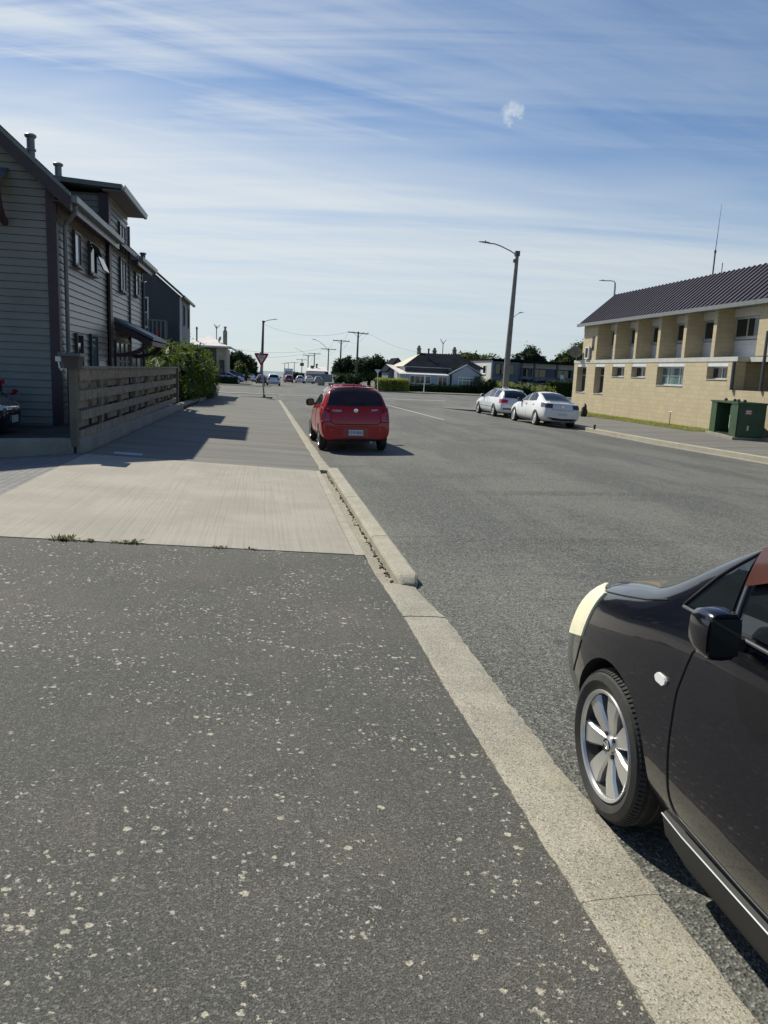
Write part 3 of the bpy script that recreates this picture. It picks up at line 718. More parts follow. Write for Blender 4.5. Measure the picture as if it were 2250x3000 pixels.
mb = MB(); mb.tube([(-4.19, 41.45, .1), (-4.19, 41.45, 5.1)], .05, 8); mb.build('downpipe', M['white'], G, True)
for y in (43.5, 45.9): window(G, 'x', -4.24, 1, y, y+.55, 3.75, 4.85, M['trim'], M['glass'], fw=.06, d=.05, sill=False)
window(G, 'y', 41.3, -1, -6.15, -5.72, 3.5, 5.0, M['white'], M['glass'], hs=(.5,), fw=.07, d=.06)
mb = MB(); mb.tube([(-6.1, 42.2, 6.6), (-6.1, 42.2, 7.2)], .12, 10); mb.lathe([(.16, 0), (.17, .08), (.1, .1)], (-6.1, 42.2, 7.14), 'z', 10, True); mb.build('flue', M['dsteel'], G, True)
bl = MB(); bl.box(-6.4, -4.75, 39.8, 41.29, 2.85, 2.98); bo = bl.build('balcony', M['dsteel'], G)
t = MB()
for i in range(9): x = -6.35+i*.195; t.box(x, x+.06, 39.82, 39.88, 2.981, 3.78)
t.box(-6.4, -4.75, 39.80, 39.9, 3.781, 3.84); t.box(-4.82, -4.76, 39.92, 41.28, 3.74, 3.80)
for i in range(6): t.box(-4.81, -4.77, 40.1+i*.2, 40.16+i*.2, 2.981, 3.739)
t.build('railing', M['gutter'], bo)
mb = MB(); mb.box(-5.2, -5.0, 40.3, 40.5, 2.985, 3.45); tag(mb.build('towel', M['signred'], base=(-5.1, 40.4, 2.985)), 'dark red cloth hanging behind the white balcony railing', 'towel')

# ------------------------------------------------------------------ timber fence, letterbox post, low wall
FX = -3.07
F = empty('timber_fence', (FX, 13.7, .4), 'low weathered timber fence of staggered horizontal boards on the low concrete wall', 'fence')
rows = [(1.40, 1.60, 0), (1.24, 1.40, 1), (1.06, 1.23, 0), (.90, 1.06, 1), (.73, .89, 0), (.57, .73, 1), (.40, .565, 0)]
for z0, z1, back in rows:
    mb = MB(); x0 = FX-.135 if back else FX-.02; seg = 2.05; y = 13.85; i = 0
    while y < 28.6:
        if back:
            # short boards with open gaps between
            L = 1.12
            mb.box(x0, x0+.03, y+.05, min(y+L, 28.7), z0+.004, z1-.006); y += L+.36
        else:
            L = 1.98
            mb.box(x0+jit(.003), x0+.035+jit(.003), y, min(y+L, 28.7), z0+jit(.004), z1-.004+jit(.003)); y += L+.012
    mb.build('board', M['timber'], F)
mb = MB(); mb.box(FX-.1, FX+.06, 13.8, 28.75, 1.602, 1.645); mb.build('top_rail', M['timber'], F)
for y in (15.8, 17.9, 20.0, 22.0, 24.1, 26.1, 27.9):
    mb = MB(); mb.box(FX-.092, FX-.025, y, y+.1, .35, 1.6); mb.build('post', M['timber'], F)
mb = MB(); mb.box(FX-.14, FX+.07, 28.78, 29.05, .3, 1.74); mb.build('end_post', M['timber2'], F)
LB = empty('letterbox_post', (-3.1, 13.62, .36), 'timber post with a flat-lidded dark letterbox, at the near end of the fence', 'letterbox')
mb = MB(); mb.box(-3.175, -3.06, 13.56, 13.69, .30, 1.60); mb.build('post', M['timber2'], LB)
mb = MB(); mb.prism([(-3.22, 13.46, 1.601), (-3.01, 13.46, 1.601), (-2.98, 13.46, 1.8), (-3.26, 13.46, 1.8)], (0, .36, 0)); mb.build('box', M['brown'], LB)
mb = MB(); mb.box(-3.30, -2.95, 13.40, 13.90, 1.801, 1.855); mb.build('lid', M['dsteel'], LB)
mb = MB(); mb.box(-3.36, -3.27, 13.50, 13.52, 1.71, 1.79); mb.tube([(-3.31, 13.51, 1.71), (-3.30, 13.51, 1.62), (-3.27, 13.50, 1.57), (-3.24, 13.50, 1.60)], .016, 6)
mb.build('hook_bracket', M['whitesh'], LB, True)
# low wall (kerb-like, curving away to the left)
path_ = [(-16, 9.4), (-9.0, 10.5), (-6.0, 11.5), (-4.6, 12.25), (-3.7, 13.05), (-3.15, 13.55), (-2.98, 13.9), (-2.96, 15), (-2.94, 20), (-2.85, 28), (-2.65, 36), (-2.5, 45.2)]
mb = MB(); ring = []
for i, p in enumerate(path_):
    q = Vector(path_[min(i+1, len(path_)-1)])-Vector(path_[max(i-1, 0)]); nrm = Vector((q.y, -q.x, 0)).normalized()
    b = Vector((p[0], p[1], 0)); h = interp(p[1], [12.2, 14, 30, 45], [.50, .42, .36, .30])
    ring.append([b+nrm*.0+Vector((0, 0, .1)), b-nrm*.02+Vector((0, 0, h-.03)), b-nrm*.06+Vector((0, 0, h)), b-nrm*.2+Vector((0, 0, h)), b-nrm*.24+Vector((0, 0, h-.04)), b-nrm*.26+Vector((0, 0, .1))])
mb.loft(ring); tag(mb.build('low_wall', M['lowwall'], smooth=True), 'low rounded concrete garden wall running along the left edge of the footpath', 'wall')
mb = MB(); mb.box(-2.52, -2.06, 13.80, 13.92, fz(-2.3)+.004, fz(-2.3)+.03)
mb.v = [(x, y, z+(-2.29-x)*.047) for x, y, z in mb.v]
tag(mb.build('service_cover', M['paper'], base=(-2.3, 13.86, fz(-2.3))), 'thin pale strip shaped service cover lying flat on the shaded footpath', 'cover')

# bushes and weeds
B = empty('garden_bush', (-3.3, 35, .3), 'large rounded green bush overhanging the low wall at the far end of the fence', 'bush')
cr = MB()
bl = [((-3.95, 31.6, 1.15), (.75, 1.8, .95)), ((-3.6, 33.6, 1.5), (.9, 2.2, 1.05)), ((-3.2, 36, 1.55), (.95, 2.4, 1.05)), ((-3.0, 38.5, 1.35), (.8, 2.2, 1.0)), ((-3.0, 41, 1.0), (.65, 2.2, .85)), ((-3.3, 34, .7), (.75, 3, .6)), ((-2.9, 39, .6), (.6, 3.2, .55)), ((-4.25, 32.5, 2.15), (.22, .4, .45)), ((-3.05, 36.8, 2.25), (.5, .8, .4))]
leaves(cr, bl, 32000, .062); cr.build('foliage', M['leaf_bush'], B)
for x, y in ((-3.6, 33), (-3.4, 35), (-3.2, 37.5), (-3.1, 40)):
    t = MB(); t.tube([(x+jit(.1), y+jit(.3), .2), (x+jit(.3), y+jit(.6), 1.0), (x+jit(.5), y+jit(.9), 1.7)], [.03, .022, .01], 5); t.build('stem', M['bark'], B)
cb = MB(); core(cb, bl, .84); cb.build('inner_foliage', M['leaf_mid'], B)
W0 = None
def weed(x, y, s, label):
    z = fz(x); o = empty('weed', (x, y, z), label, 'weed', 'weeds in the slab joint')
    mb = MB()
    for _ in range(int(34*s)):
        a = random.uniform(0, 6.28); l = random.uniform(.025, .075)*s; p = Vector((x+jit(.07*s), y+jit(.03), z)); d = Vector((math.cos(a)*l, math.sin(a)*l*.6, random.uniform(.005, .045)*s))
        w = Vector((-d.y, d.x, 0)).normalized()*.010
        mb.add([p, p+d*.5-w, p+d, p+d*.5+w+Vector((0, 0, .006))], [(0, 1, 2, 3)])
    mb.build('weed_leaves', M['leaf_weed'], o)
weed(-1.76, 7.18, 1.5, 'biggest tuft of green weed in the slab joint, left of the middle')
weed(-1.56, 7.18, .8, 'small weed sprig close beside the biggest tuft')
weed(-1.32, 7.18, .5, 'tiny weed sprig midway between two tufts in the slab joint')
weed(-1.18, 7.18, 1.1, 'upright green weed tuft in the slab joint, second in size')
weed(-2.42, 7.17, 1.0, 'dark weed tuft at the left frame edge of the slab joint')
weed(-.38, 7.18, .7, 'flat brownish weed in the slab joint near the middle of the footpath')
weed(-.08, 7.18, .6, 'flat weed nearest the kerb in the slab joint')
RB = empty('rose_bush', (-5.35, 16.9, .3), 'red flowering bush against the dark weatherboards behind the parked blue car', 'bush')
for q_ in ((-5.3, 16.8, 1.25, .14), (-5.02, 16.8, 1.05, .08), (-5.5, 16.8, 1.1, .1)):
    cr = MB(); leaves(cr, [(q_[:3], (q_[3],)*3)], 60, .04); cr.build('bloom', M['petal'], RB)
cr = MB(); leaves(cr, [((-5.4, 16.9, .8), (.4, .3, .5))], 500, .05); cr.build('foliage', M['leaf_dark'], RB)
# grass on the verge (stuff)
mb = MB()
for _ in range(5200):
    x, y = random.uniform(17.1, 18.66), random.uniform(29, 46); h = random.uniform(.03, .09); a = random.uniform(0, 6.28); w = .012
    dx, dy = math.cos(a)*w, math.sin(a)*w; l = Vector((jit(.05), jit(.05), 0))
    mb.add([(x-dx, y-dy, -.032), (x+dx, y+dy, -.032), (x+l.x, y+l.y, -.03+h)], [(0, 1, 2)])
tag(mb.build('grass', M['leaf_hedge']), 'short sunny grass along the foot of the tan block wall', 'grass', kind='stuff')

# grit, moss and dead leaves caught in the channel beside the raised kerb
mb = MB()
for _ in range(230):
    y = 6.3+7.1*random.random()**1.4; x = 1.155-abs(random.gauss(0, .018)); s_ = random.uniform(.004, .012); h = random.uniform(.003, .014)
    mb.box(x-s_, x+s_*.6, y-s_*1.3, y+s_, -.052, -.048+h)
tag(mb.build('gutter_debris', M['soil']), 'dark grit and leaf litter lying in the channel beside the raised kerb', 'debris', kind='stuff')
# ------------------------------------------------------------------ tan block building on the right
K = empty('block_building', (18.7, 36, 0), 'two storey tan concrete block building with a ribbed dark roof and upright fins', 'building')
X0 = 18.7
YE = 45.2    # far end of lower wall
openings = [(43.35, 44.70, 1.09, 'tall'), (40.90, 42.15, 1.09, 'tall'), (38.5, 39.95, 2.05, 'small'), (36.2, 37.7, 2.05, 'small'), (32.65, 35.05, 1.71, 'big'), (29.3, 30.8, 2.05, 'small')]
mb = MB(); YN2 = 28.78
edges = [YN2]
ops = sorted(openings)
cur = YN2
for a, b, zb, k_ in ops:
    mb.box(X0, X0+.45, cur, a, -.1, 2.80); mb.box(X0, X0+.45, a, b, -.1, zb); cur = b
mb.box(X0, X0+.45, cur, YE, -.1, 2.80)
mb.box(X0+.45, 30, YN2+.3, YE, -.1, 2.79)      # body behind
mb.box(X0, X0+.35, 10, YN2-.002, -.1, 1.66)   # ledge wall running towards the camera
mb.box(X0+.9, 30, 10, YE-.9, 2.99, 5.0)
mb.build('wall', M['block'], K)
mb = MB(); mb.box(X0+2.2, X0+2.5, 10, YN2+.29, -.1, 2.79); mb.build('recess_wall', M['block'], K)
mb = MB(); mb.box(X0-.02, X0+.95, YN2-.1, YE+.03, 2.801, 2.985); mb.box(X0+.5, X0+3.2, 10, YN2-.101, 2.801, 2.985); mb.build('band', M['bandw'], K)
for a, b, zb, k_ in openings:
    t = MB(); t.box(X0+.012, X0+.30, a+.002, b-.002, 2.60, 2.798); t.build('lintel_panel', M['white'], K)
    if k_ == 'tall': window(K, 'x', X0+.36, -1, a+.01, b-.01, zb+.02, 2.598, M['alum'], M['glass'], vs=(.52,), hs=(.68,), fw=.07, d=.06)
    elif k_ == 'small': window(K, 'x', X0+.30, -1, a+.01, b-.01, zb+.02, 2.598, M['alum'], M['glass'], vs=(.5,), fw=.06, d=.06)
    else: window(K, 'x', X0+.30, -1, a+.01, b-.01, zb+.02, 2.598, M['alum'], M['glassb'], vs=(.3, .72), hs=(.52,), fw=.07, d=.06)
    t = MB(); t.box(X0-.03, X0+.28, a+.004, b-.004, zb+.001, zb+.03); t.build('sill', M['bandw'], K)
fins = [44.2, 42.17, 39.8, 37.4, 35.05, 32.74, 30.4]
for y in fins[1:]:
    t = MB(); t.box(X0-.02, X0+.9, y, y+.24, 2.986, 4.985); t.build('fin', M['block'], K)
t = MB(); t.box(X0+.02, X0+.9, 42.37, 44.2, 2.986, 4.985); t.build('end_bay', M['block'], K)
window(K, 'x', X0+.02, -1, 42.62, 42.86, 3.55, 4.3, M['frame_dark'], M['glass'], fw=.04, d=.03, sill=False)
t = MB(); t.box(X0-.05, X0+.9, 26.6, 27.55, 2.986, 4.985); t.build('pier', M['block'], K)
t = MB(); t.box(X0-.05, X0+.9, 20.5, 21.4, 2.986, 4.985); t.build('pier', M['block'], K)
ups = [(40.0, 42.16), (37.6, 39.79), (35.25, 37.39), (32.94, 35.04), (30.6, 32.73), (27.56, 30.39), (21.5, 26.59)]
for a, b in ups:
    window(K, 'x', X0+.87, -1, a+.02, b-.02, 3.78, 4.62, M['alum'], M['glass'], vs=(.35, .7) if b-a > 2.5 else (.5,), fw=.07, d=.07)
    t = MB()
    for j in range(4): t.box(X0+.84-.012*(j % 1), X0+.88, a+.01, b-.01, 3.0+j*.175, 3.0+j*.175+.168)
    t.build('apron_panel', M['whitesh'], K)
    t = MB(); t.box(X0+.72, X0+.89, a+.01, b-.01, 4.64, 4.98); t.build('head_panel', M['white'], K)
# roof slope, ribs, fascia
ex, ez, tx, tz = X0-.28, 5.06, 20.5, 6.86
t = MB(); t.prism([(ex, 8, ez), (tx, 8, tz), (tx+9, 8, tz-1.3), (tx+9, 8, 5.05), (ex, 8, 5.04)], (0, 44.35-8, 0)); rf = t.build('roof', M['roofp'], K)
t = MB(); nx, nz = (ez-tz), (tx-ex); L = math.hypot(nx, nz); nx, nz = nx/L*.045, nz/L*.045
for i in range(100):
    y = 8+i*.365; t.prism([(ex, y, ez), (tx, y, tz), (tx+nx, y, tz+nz), (ex+nx, y, ez+nz)], (0, .075, 0))
t.build('roof_ribs', M['roofp'], rf)
t = MB(); t.box(ex-.06, ex+.02, 8, 44.5, 4.90, 5.07); t.box(ex+.02, X0+.88, 8, 44.4, 4.988, 5.03); t.build('fascia', M['gutter'], K)
t = MB(); t.tube([(X0-.07, YN2+.02, 1.66), (X0-.07, YN2+.02, 2.8)], .07, 8); t.build('downpipe', M['dsteel'], K, True)
t = MB(); t.tube([(X0-.05, 26.95, 1.66), (X0-.05, 26.95, 3.9)], .06, 8); t.build('downpipe', M['dsteel'], K, True)
t = MB(); t.box(X0-.12, X0-.021, 43.0, 43.55, 3.05, 3.75); ac = t.build('vent_unit', M['white'], K)
t = MB(); t.box(X0-.13, X0-.121, 43.1, 43.45, 3.13, 3.67); t.build('vent_grille', M['frame_dark'], ac)
# satellite dish and roof aerials
t = MB(); t.lathe([(.02, -.1), (.2, -.07), (.36, 0), (.37, .01), (.2, -.05), (.0, -.08)], (0, 0, 0), 'y', 20)
rotm = Matrix.Rotation(R(-25), 3, 'Z') @ Matrix.Rotation(R(25), 3, 'X')
t.v = [tuple(rotm @ Vector(p)+Vector((18.35, 44.35, 3.45))) for p in t.v]; t.tube([(18.35, 44.35, 3.45), (18.5, 44.7, 3.3), (18.68, 44.9, 2.99)], .025, 6)
t.build('satellite_dish', M['lampgrey'], K, True)
t = MB(); t.tube([(20.5, 34.2, 6.7), (20.5, 34.2, 7.9)], .035, 6); t.tube([(20.5, 34.2, 7.9), (20.52, 34.15, 9.95)], [.018, .006], 5); t.lathe([(.05, 0), (.05, .12)], (20.5, 34.2, 7.82), 'z', 8, True); t.build('aerial', M['dsteel'], K, True)
t = MB(); t.tube([(20.5, 33.5, 6.7), (20.5, 33.5, 7.3)], .02, 5); t.build('aerial', M['dsteel'], K, True)

# green transformer cabinet
ang = math.atan2(.98, 3.25)
GC = empty('utility_cabinet', (16.5, 24.95, -.06), 'dark green steel electrical cabinet with one side open, in front of the tan block building', 'cabinet')
GC.rotation_euler = (0, 0, -ang)
def gpart(mb, name, m, par=None):
    o = mb.build(name, m); o.parent = par or GC; return o
L_, D_, H_ = 3.35, .95, 1.32
mb = MB(); mb.box(-.1, D_+.08, -.08, L_+.08, 0, .10); gpart(mb, 'plinth', M['lowwall'])
mb = MB(); mb.box(0, D_, 0, .80, .10, H_-.06); mb.box(0, D_, 2.62, L_, .10, H_-.06); mb.box(.62, D_, .80, 2.62, .10, H_-.06); bd = gpart(mb, 'body', M['green'])
mb = MB(); mb.box(-.04, D_+.04, -.04, L_+.04, H_-.058, H_); lid = gpart(mb, 'lid', M['green'])
mb = MB()
for y in (.35, 1.05, 1.5, 2.6): mb.lathe([(.05, 0), (.07, .03), (.05, .09), (0, .1)], (.3, y, H_), 'z', 8)
gpart(mb, 'lifting_lug', M['dsteel'], lid)
mb = MB(); mb.box(.05, .615, .81, 2.61, .10, .14); mb.box(.6, .618, .81, 2.61, .14, H_-.07); gpart(mb, 'open_bay', M['black'])
mb = MB(); mb.prism([(.28, 1.35, .36), (.28, 1.42, .3), (.28, 1.78, .3), (.28, 1.82, .36), (.28, 1.82, 1.12), (.28, 1.70, 1.2), (.28, 1.6, 1.1), (.28, 1.48, 1.2), (.28, 1.38, 1.12)], (.03, 0, 0)); gpart(mb, 'inner_panel', M['alum'])
mb = MB(); mb.box(.25, .48, -.012, -.002, .90, 1.08); lb = gpart(mb, 'warning_label', M['labelred'])
mb = MB(); mb.box(.28, .45, -.016, -.0125, .99, 1.04); mb.box(.28, .45, -.016, -.0125, .93, .965); gpart(mb, 'label_text_bar', M['white'], lb)
mb = MB(); mb.box(.36, .42, -.03, -.002, .35, .52); gpart(mb, 'handle', M['alum'])
mb = MB(); mb.box(.02, .93, -.014, -.004, .12, .135); mb.box(.02, .035, -.014, -.004, .14, H_-.07); gpart(mb, 'door_seam', M['black'])
# second dark cabinet mostly out of frame, small kerbside things
mb = MB(); mb.box(17.75, 18.5, 23.3, 24.3, -.06, 1.05); mb.box(17.7, 18.55, 23.25, 24.35, 1.051, 1.10); tag(mb.build('meter_cabinet', M['dsteel'], base=(18.1, 23.8, -.06)), 'plain dark grey cabinet right beside the green one, at the right picture edge', 'cabinet')
BN = empty('rubbish_bag', (16.6, 38.3, -.06), 'black rubbish bag slumped on the footpath behind the silver sedan', 'bag')
mb = MB(); mb.lathe([(0, 0), (.24, .0), (.32, .12), (.33, .38), (.27, .62), (.16, .78), (.07, .86), (.10, .94), (0, .95)], (16.6, 38.3, -.06), 'z', 12)
mb.v = [(16.6+(x-16.6)*.5, 38.3+(y-38.3)*.5, -.06+(z+.06)*.72) for x, y, z in mb.v]
mb.v = [(x+.03*math.sin(z*17+y*9), y+.03*math.sin(z*13+x*7), z) for x, y, z in mb.v]; mb.build('bag_body', M['black'], BN, True)
mb = MB(); mb.tube([(18.25, 32.6, -.05), (18.25, 32.6, .55)], .02, 6); mb.tube([(18.25, 32.45, .55), (18.25, 32.75, .57)], .02, 6); tag(mb.build('standpipe', M['steel'], base=(18.25, 32.6, -.04)), 'thin metal standpipe with a cross handle by the tan block wall', 'pipe')
mb = MB(); mb.tube([(13.15, 29.2, -.11), (13.15, 29.2, .04)], .045, 8); mb.lathe([(.05, 0), (.06, .02), (.03, .04)], (13.15, 29.2, .03), 'z', 8, True); tag(mb.build('kerb_marker', M['black'], base=(13.15, 29.2, -.1)), 'short black marker post on the kerb behind the silver sedan', 'post')

# ------------------------------------------------------------------ street lamps and poles
def lamp_head(par, p, d, s=1.0):
    d = Vector(d).normalized(); u = Vector((0, 0, 1)); w = d.cross(u).normalized(); p = Vector(p)
    mb = MB(); ring = []
    for t, hw, hh in ((-.05, .03, .03), (.0, .07, .06), (.18, .11, .075), (.42, .12, .06), (.62, .09, .035), (.68, .02, .015)):
        c = p+d*t*s
        ring.append([c+(w*hw*math.cos(a)+u*hh*math.sin(a)*(1 if math.sin(a) > 0 else .5))*s for a in frange(0, 2*PI*.9, 9)])
    mb.loft(ring); mb.lathe([(.03*s, 0), (.03*s, .06*s), (0, .07*s)], p+d*.25*s+u*.07*s, 'z', 8)
    return mb.build('lamp_head', M['lampgrey'], par, True)
SL1 = empty('street_lamp', (13.75, 43.0, -.1), 'tall tapered concrete street lamp behind the silver cars, arm reaching left', 'street lamp', 'street lamps')
mb = MB(); mb.tube([(13.75, 43, -.3), (13.75, 43, 3), (13.9, 43, 8.62)], [.185, .16, .095], 12); mb.build('pole', M['pole'], SL1, True)
mb = MB(); mb.tube([(13.75, 43, .5), (13.757, 43, 1.25)], [.188, .181], 12, False); mb.build('painted_band', M['whitesh'], SL1, True)
mb = MB(); mb.box(13.77, 14.02, 42.88, 43.12, 8.45, 8.72); mb.box(13.70, 13.80, 42.92, 43.08, 8.1, 8.28); mb.build('bracket_box', M['dsteel'], SL1)
mb = MB(); mb.tube([(13.85, 43, 8.5), (13.55, 43, 8.68), (12.9, 43, 8.93), (12.55, 43, 9.02), (12.2, 43, 9.03)], .03, 8); mb.build('arm', M['dsteel'], SL1, True)
lamp_head(SL1, (12.25, 43, 9.04), (-1, 0, .06), .9)
SL2 = empty('street_lamp', (-.32, 157.5, gz(157.5)), 'thin dark street lamp seen above the give way sign, arm reaching right', 'street lamp', 'street lamps')
z2 = gz(157.5)
mb = MB(); mb.tube([(-.32, 157.5, z2-.2), (-.15, 157.5, 4), (-.02, 157.5, 10.7)], [.34, .28, .19], 10); mb.build('pole', M['pole2'], SL2, True)
mb = MB(); mb.tube([(0, 157.5, 10.5), (.8, 157.5, 10.95), (2.0, 157.5, 11.2)], .06, 6); mb.box(-.25, .25, 157.3, 157.7, 10.4, 10.85); mb.build('arm', M['dsteel'], SL2, True)
lamp_head(SL2, (1.9, 157.5, 11.2), (1, 0, 0), 1.3)
SL3 = empty('street_lamp', (26.8, 58.0, -.15), 'grey street lamp showing above the far end of the ribbed roof', 'street lamp', 'street lamps')
mb = MB(); mb.tube([(26.8, 58, -.3), (26.75, 58, 9.0), (26.72, 58, 9.35)], [.11, .07, .06], 8); mb.build('pole', M['steel'], SL3, True)
mb = MB(); mb.tube([(26.72, 58, 9.3), (26.65, 58, 9.42), (26.4, 58, 9.46), (25.8, 58, 9.43)], .035, 6); mb.build('arm', M['steel'], SL3, True)
lamp_head(SL3, (25.9, 58, 9.43), (-1, 0, -.02), .75)
SL4 = empty('street_lamp', (33.6, 105, gz(105)), 'distant street lamp half hidden behind the tall concrete lamp, arm reaching right', 'street lamp', 'street lamps')
mb = MB(); mb.tube([(33.6, 105, gz(105)-.2), (33.9, 105, 10.0)], [.16, .1], 8); mb.build('pole', M['steel'], SL4, True)
mb = MB(); mb.tube([(33.9, 105, 9.95), (34.5, 105, 10.45), (35.0, 105, 10.72)], .045, 6); mb.build('arm', M['steel'], SL4, True)
lamp_head(SL4, (34.8, 105, 10.7), (1, 0, .0), 1.0)

PG = 'timber power poles along the right of the street'
pdef = [(17.4, 146, 10.0, 1.9, 'nearest and tallest timber power pole, its crossarm above the dark trees'),
        (17.6, 180, 10.0, 1.9, 'second nearest timber power pole, just left of the tallest one'),
        (19.4, 236, 10.0, 2.2, 'third timber power pole with a lamp arm reaching left'),
        (18.5, 287, 10.0, 2.2, 'fourth timber power pole, above the white roofed building'),
        (17.9, 316, 10.0, 2.2, 'fifth timber power pole with a faint lamp arm, left of the white roofed building'),
        (19.6, 400, 10.0, 3.0, 'sixth power pole carrying a transformer drum near its top'),
        (18.5, 470, 9.6, 2.2, 'seventh power pole, one of the far cluster before the sea'),
        (17.2, 540, 10.5, 2.2, 'eighth power pole, in the far cluster before the sea'),
        (15.2, 560, 10.2, 2.6, 'farthest left power pole of the row, against the pale horizon')]
ptop = []
for i, (x, y, h, arm, lab) in enumerate(pdef):
    z = gz(y); o = empty('power_pole', (x, y, z), lab, 'power pole', PG)
    lean = .10
    mb = MB(); mb.tube([(x, y, z-.3), (x+lean, y, z+h)], [.24, .15], 10); mb.build('pole', M['pole2'], o, True)
    mb = MB(); mb.obox((x+lean, y-.16, z+h-.25), (arm, -.0, -.10 if i == 0 else -.03), (0, .07, 0), (0, 0, .09))
    mb.tube([(x+lean-.8, y-.1, z+h-.3), (x+lean, y-.17, z+h-1.1)], .03, 5); mb.tube([(x+lean+.8, y-.1, z+h-.3), (x+lean, y-.17, z+h-1.1)], .03, 5)
    ca = mb.build('crossarm', M['pole2'], o)
    mb = MB()
    for t in (-.95, -.5, .5, .95): mb.lathe([(.03, 0), (.06, .06), (.06, .14), (.02, .18)], (x+lean+arm*t, y-.16, z+h-.18), 'z', 6, True)
    mb.build('insulator', M['dsteel'], ca)
    if i == 2:
        mb = MB(); mb.tube([(x, y, z+h-.5), (x-1.6, y, z+h+1.0), (x-3.0, y, z+h+2.0), (x-4.0, y, z+h+2.3)], .06, 6); mb.build('lamp_arm', M['steel'], o, True)
        lamp_head(o, (x-3.9, y, z+h+2.3), (-1, 0, .15), 1.8)
    if i == 4:
        mb = MB(); mb.tube([(x, y, z+h-.5), (x-3, y, z+h+1.6), (x-5.2, y, z+h+2.4)], .05, 6); mb.build('lamp_arm', M['steel'], o, True)
    if i == 5:
        mb = MB(); mb.lathe([(.9, 0), (1.0, .1), (1.0, 1.5), (.9, 1.6)], (x, y-1.1, z+h-3.4), 'z', 12, True); mb.build('transformer', M['dsteel'], o, True)
    ptop.append(Vector((x+lean, y, z+h-.1)))
def wire(a, b, sag, lab, r_=.016):
    mb = MB(); a = Vector(a); b = Vector(b)
    mb.tube([a.lerp(b, t)-Vector((0, 0, sag*4*t*(1-t))) for t in frange(0, 1, 14)], r_, 4)
    return tag(mb.build('overhead_wire', M['dsteel']), lab, 'wire', 'overhead wires')
wl = ['first span, nearest and highest pole to the next', 'second span of the pole row', 'third span of the pole row', 'fourth span of the pole row', 'fifth span, toward the far poles']
for i in range(5):
    for s_, sd in ((-1, 'street-side'), (1, 'outer')):
        d = Vector((pdef[i][3]*.9*s_, 0, 0)); wire(ptop[i]+d, ptop[i+1]+Vector((pdef[i+1][3]*.9*s_, 0, 0)), 1.2+.2*i, 'thin dark %s wire, %s' % (sd, wl[i]), .013+.004*i)
wire(ptop[0]+Vector((-1.6, 0, 0)), (-.02, 157.5, 10.2), 1.4, 'thin wire crossing the street from the tallest power pole to the dark lamp', .02)
wire(ptop[0]+Vector((1.8, 0, 0)), (26.0, 126, 5.2), .6, 'service wire dropping right from the tallest power pole to the villa', .016)
wire(ptop[2]+Vector((-2.0, 0, 0)), (-14, 190, 7.0), 1.8, 'thin wire crossing left over the street from the third pole', .03)
wire(ptop[3]+Vector((-2.0, 0, 0)), (-14, 260, 6.0), 1.6, 'low wire crossing left over the street from the fourth pole', .035)

# ------------------------------------------------------------------ give way sign and street name posts
SG = empty('give_way_sign', (.11, 47.0, -.02), 'red bordered white triangular give way sign on a grey post at the corner', 'road sign')
mb = MB(); mb.tube([(.11, 47, -.2), (-.06, 47, 2.0), (-.13, 47, 2.66)], .05, 10); mb.build('post', M['steel'], SG, True)
mb = MB(); mb.tube([(.11, 47, -.03), (.10, 47, .14)], .075, 10); mb.build('post_base', M['dsteel'], SG, True)
def tri(s, y, d, c=(-.09, 2.32)):
    # downward pointing triangle, rounded corners
    cx, cz = c; pts = []
    for k_ in range(3):
        a = -PI/2+k_*2*PI/3
        for da in (-.30, 0, .30): pts.append((cx+s*(math.cos(a)*.88+.12*math.cos(a+da*3)), y, cz+s*(math.sin(a)*.88+.12*math.sin(a+da*3))))
    return pts
mb = MB(); mb.prism(tri(.47, 46.90, 0), (0, .012, 0)); pn = mb.build('sign_plate', M['signred'], SG)
mb = MB(); mb.prism(tri(.285, 46.892, 0), (0, .007, 0)); mb.build('sign_face', M['signwhite'], pn)
for body, dz in (('GIVE', .085), ('WAY', -.03)):
    text(body, .125, M['blackm'], pn, (-.09-pn.parent.location.x, 46.889-pn.parent.location.y, 2.335+dz-pn.parent.location.z), (R(90), 0, 0))
SP = empty('street_name_post', (19.1, 91.5, gz(91.5)), 'slim white pole on a pale base in front of the dark villa hedge', 'post')
mb = MB(); mb.tube([(19.1, 91.5, gz(91.5)), (19.2, 91.5, 1.8)], .055, 8); mb.build('pole', M['white'], SP, True)
mb = MB(); mb.prism([(18.4, 91.0, gz(91)), (19.6, 91.2, gz(91)), (19.7, 91.9, gz(91)), (18.5, 91.9, gz(91))], (0, 0, .09)); mb.build('base', M['bandw'], SP)
SQ = empty('junction_sign', (13.48, 93.0, gz(93)), 'back of a pale triangular sign on a white post by the sunny green hedge', 'road sign')
mb = MB(); mb.tube([(13.2, 89.3, gz(90)-.1), (13.12, 89.3, 2.0)], .05, 8); mb.build('post', M['white'], SQ, True)
mb = MB(); mb.prism([(12.75, 89.25, 2.1), (13.45, 89.25, 2.1), (13.22, 89.25, 1.72), (13.0, 89.25, 1.72)], (0, .03, 0)); mb.build('sign_plate', M['plate'], SQ)
mb = MB(); mb.lathe([(.1, 0), (.1, .75), (.06, .8)], (11.4, 88.6, gz(88.6)), 'z', 8, True); tag(mb.build('bollard', M['white'], base=(11.4, 88.6, gz(88.6)), smooth=True), 'short white post at the far street corner left of the sunny hedge', 'bollard')

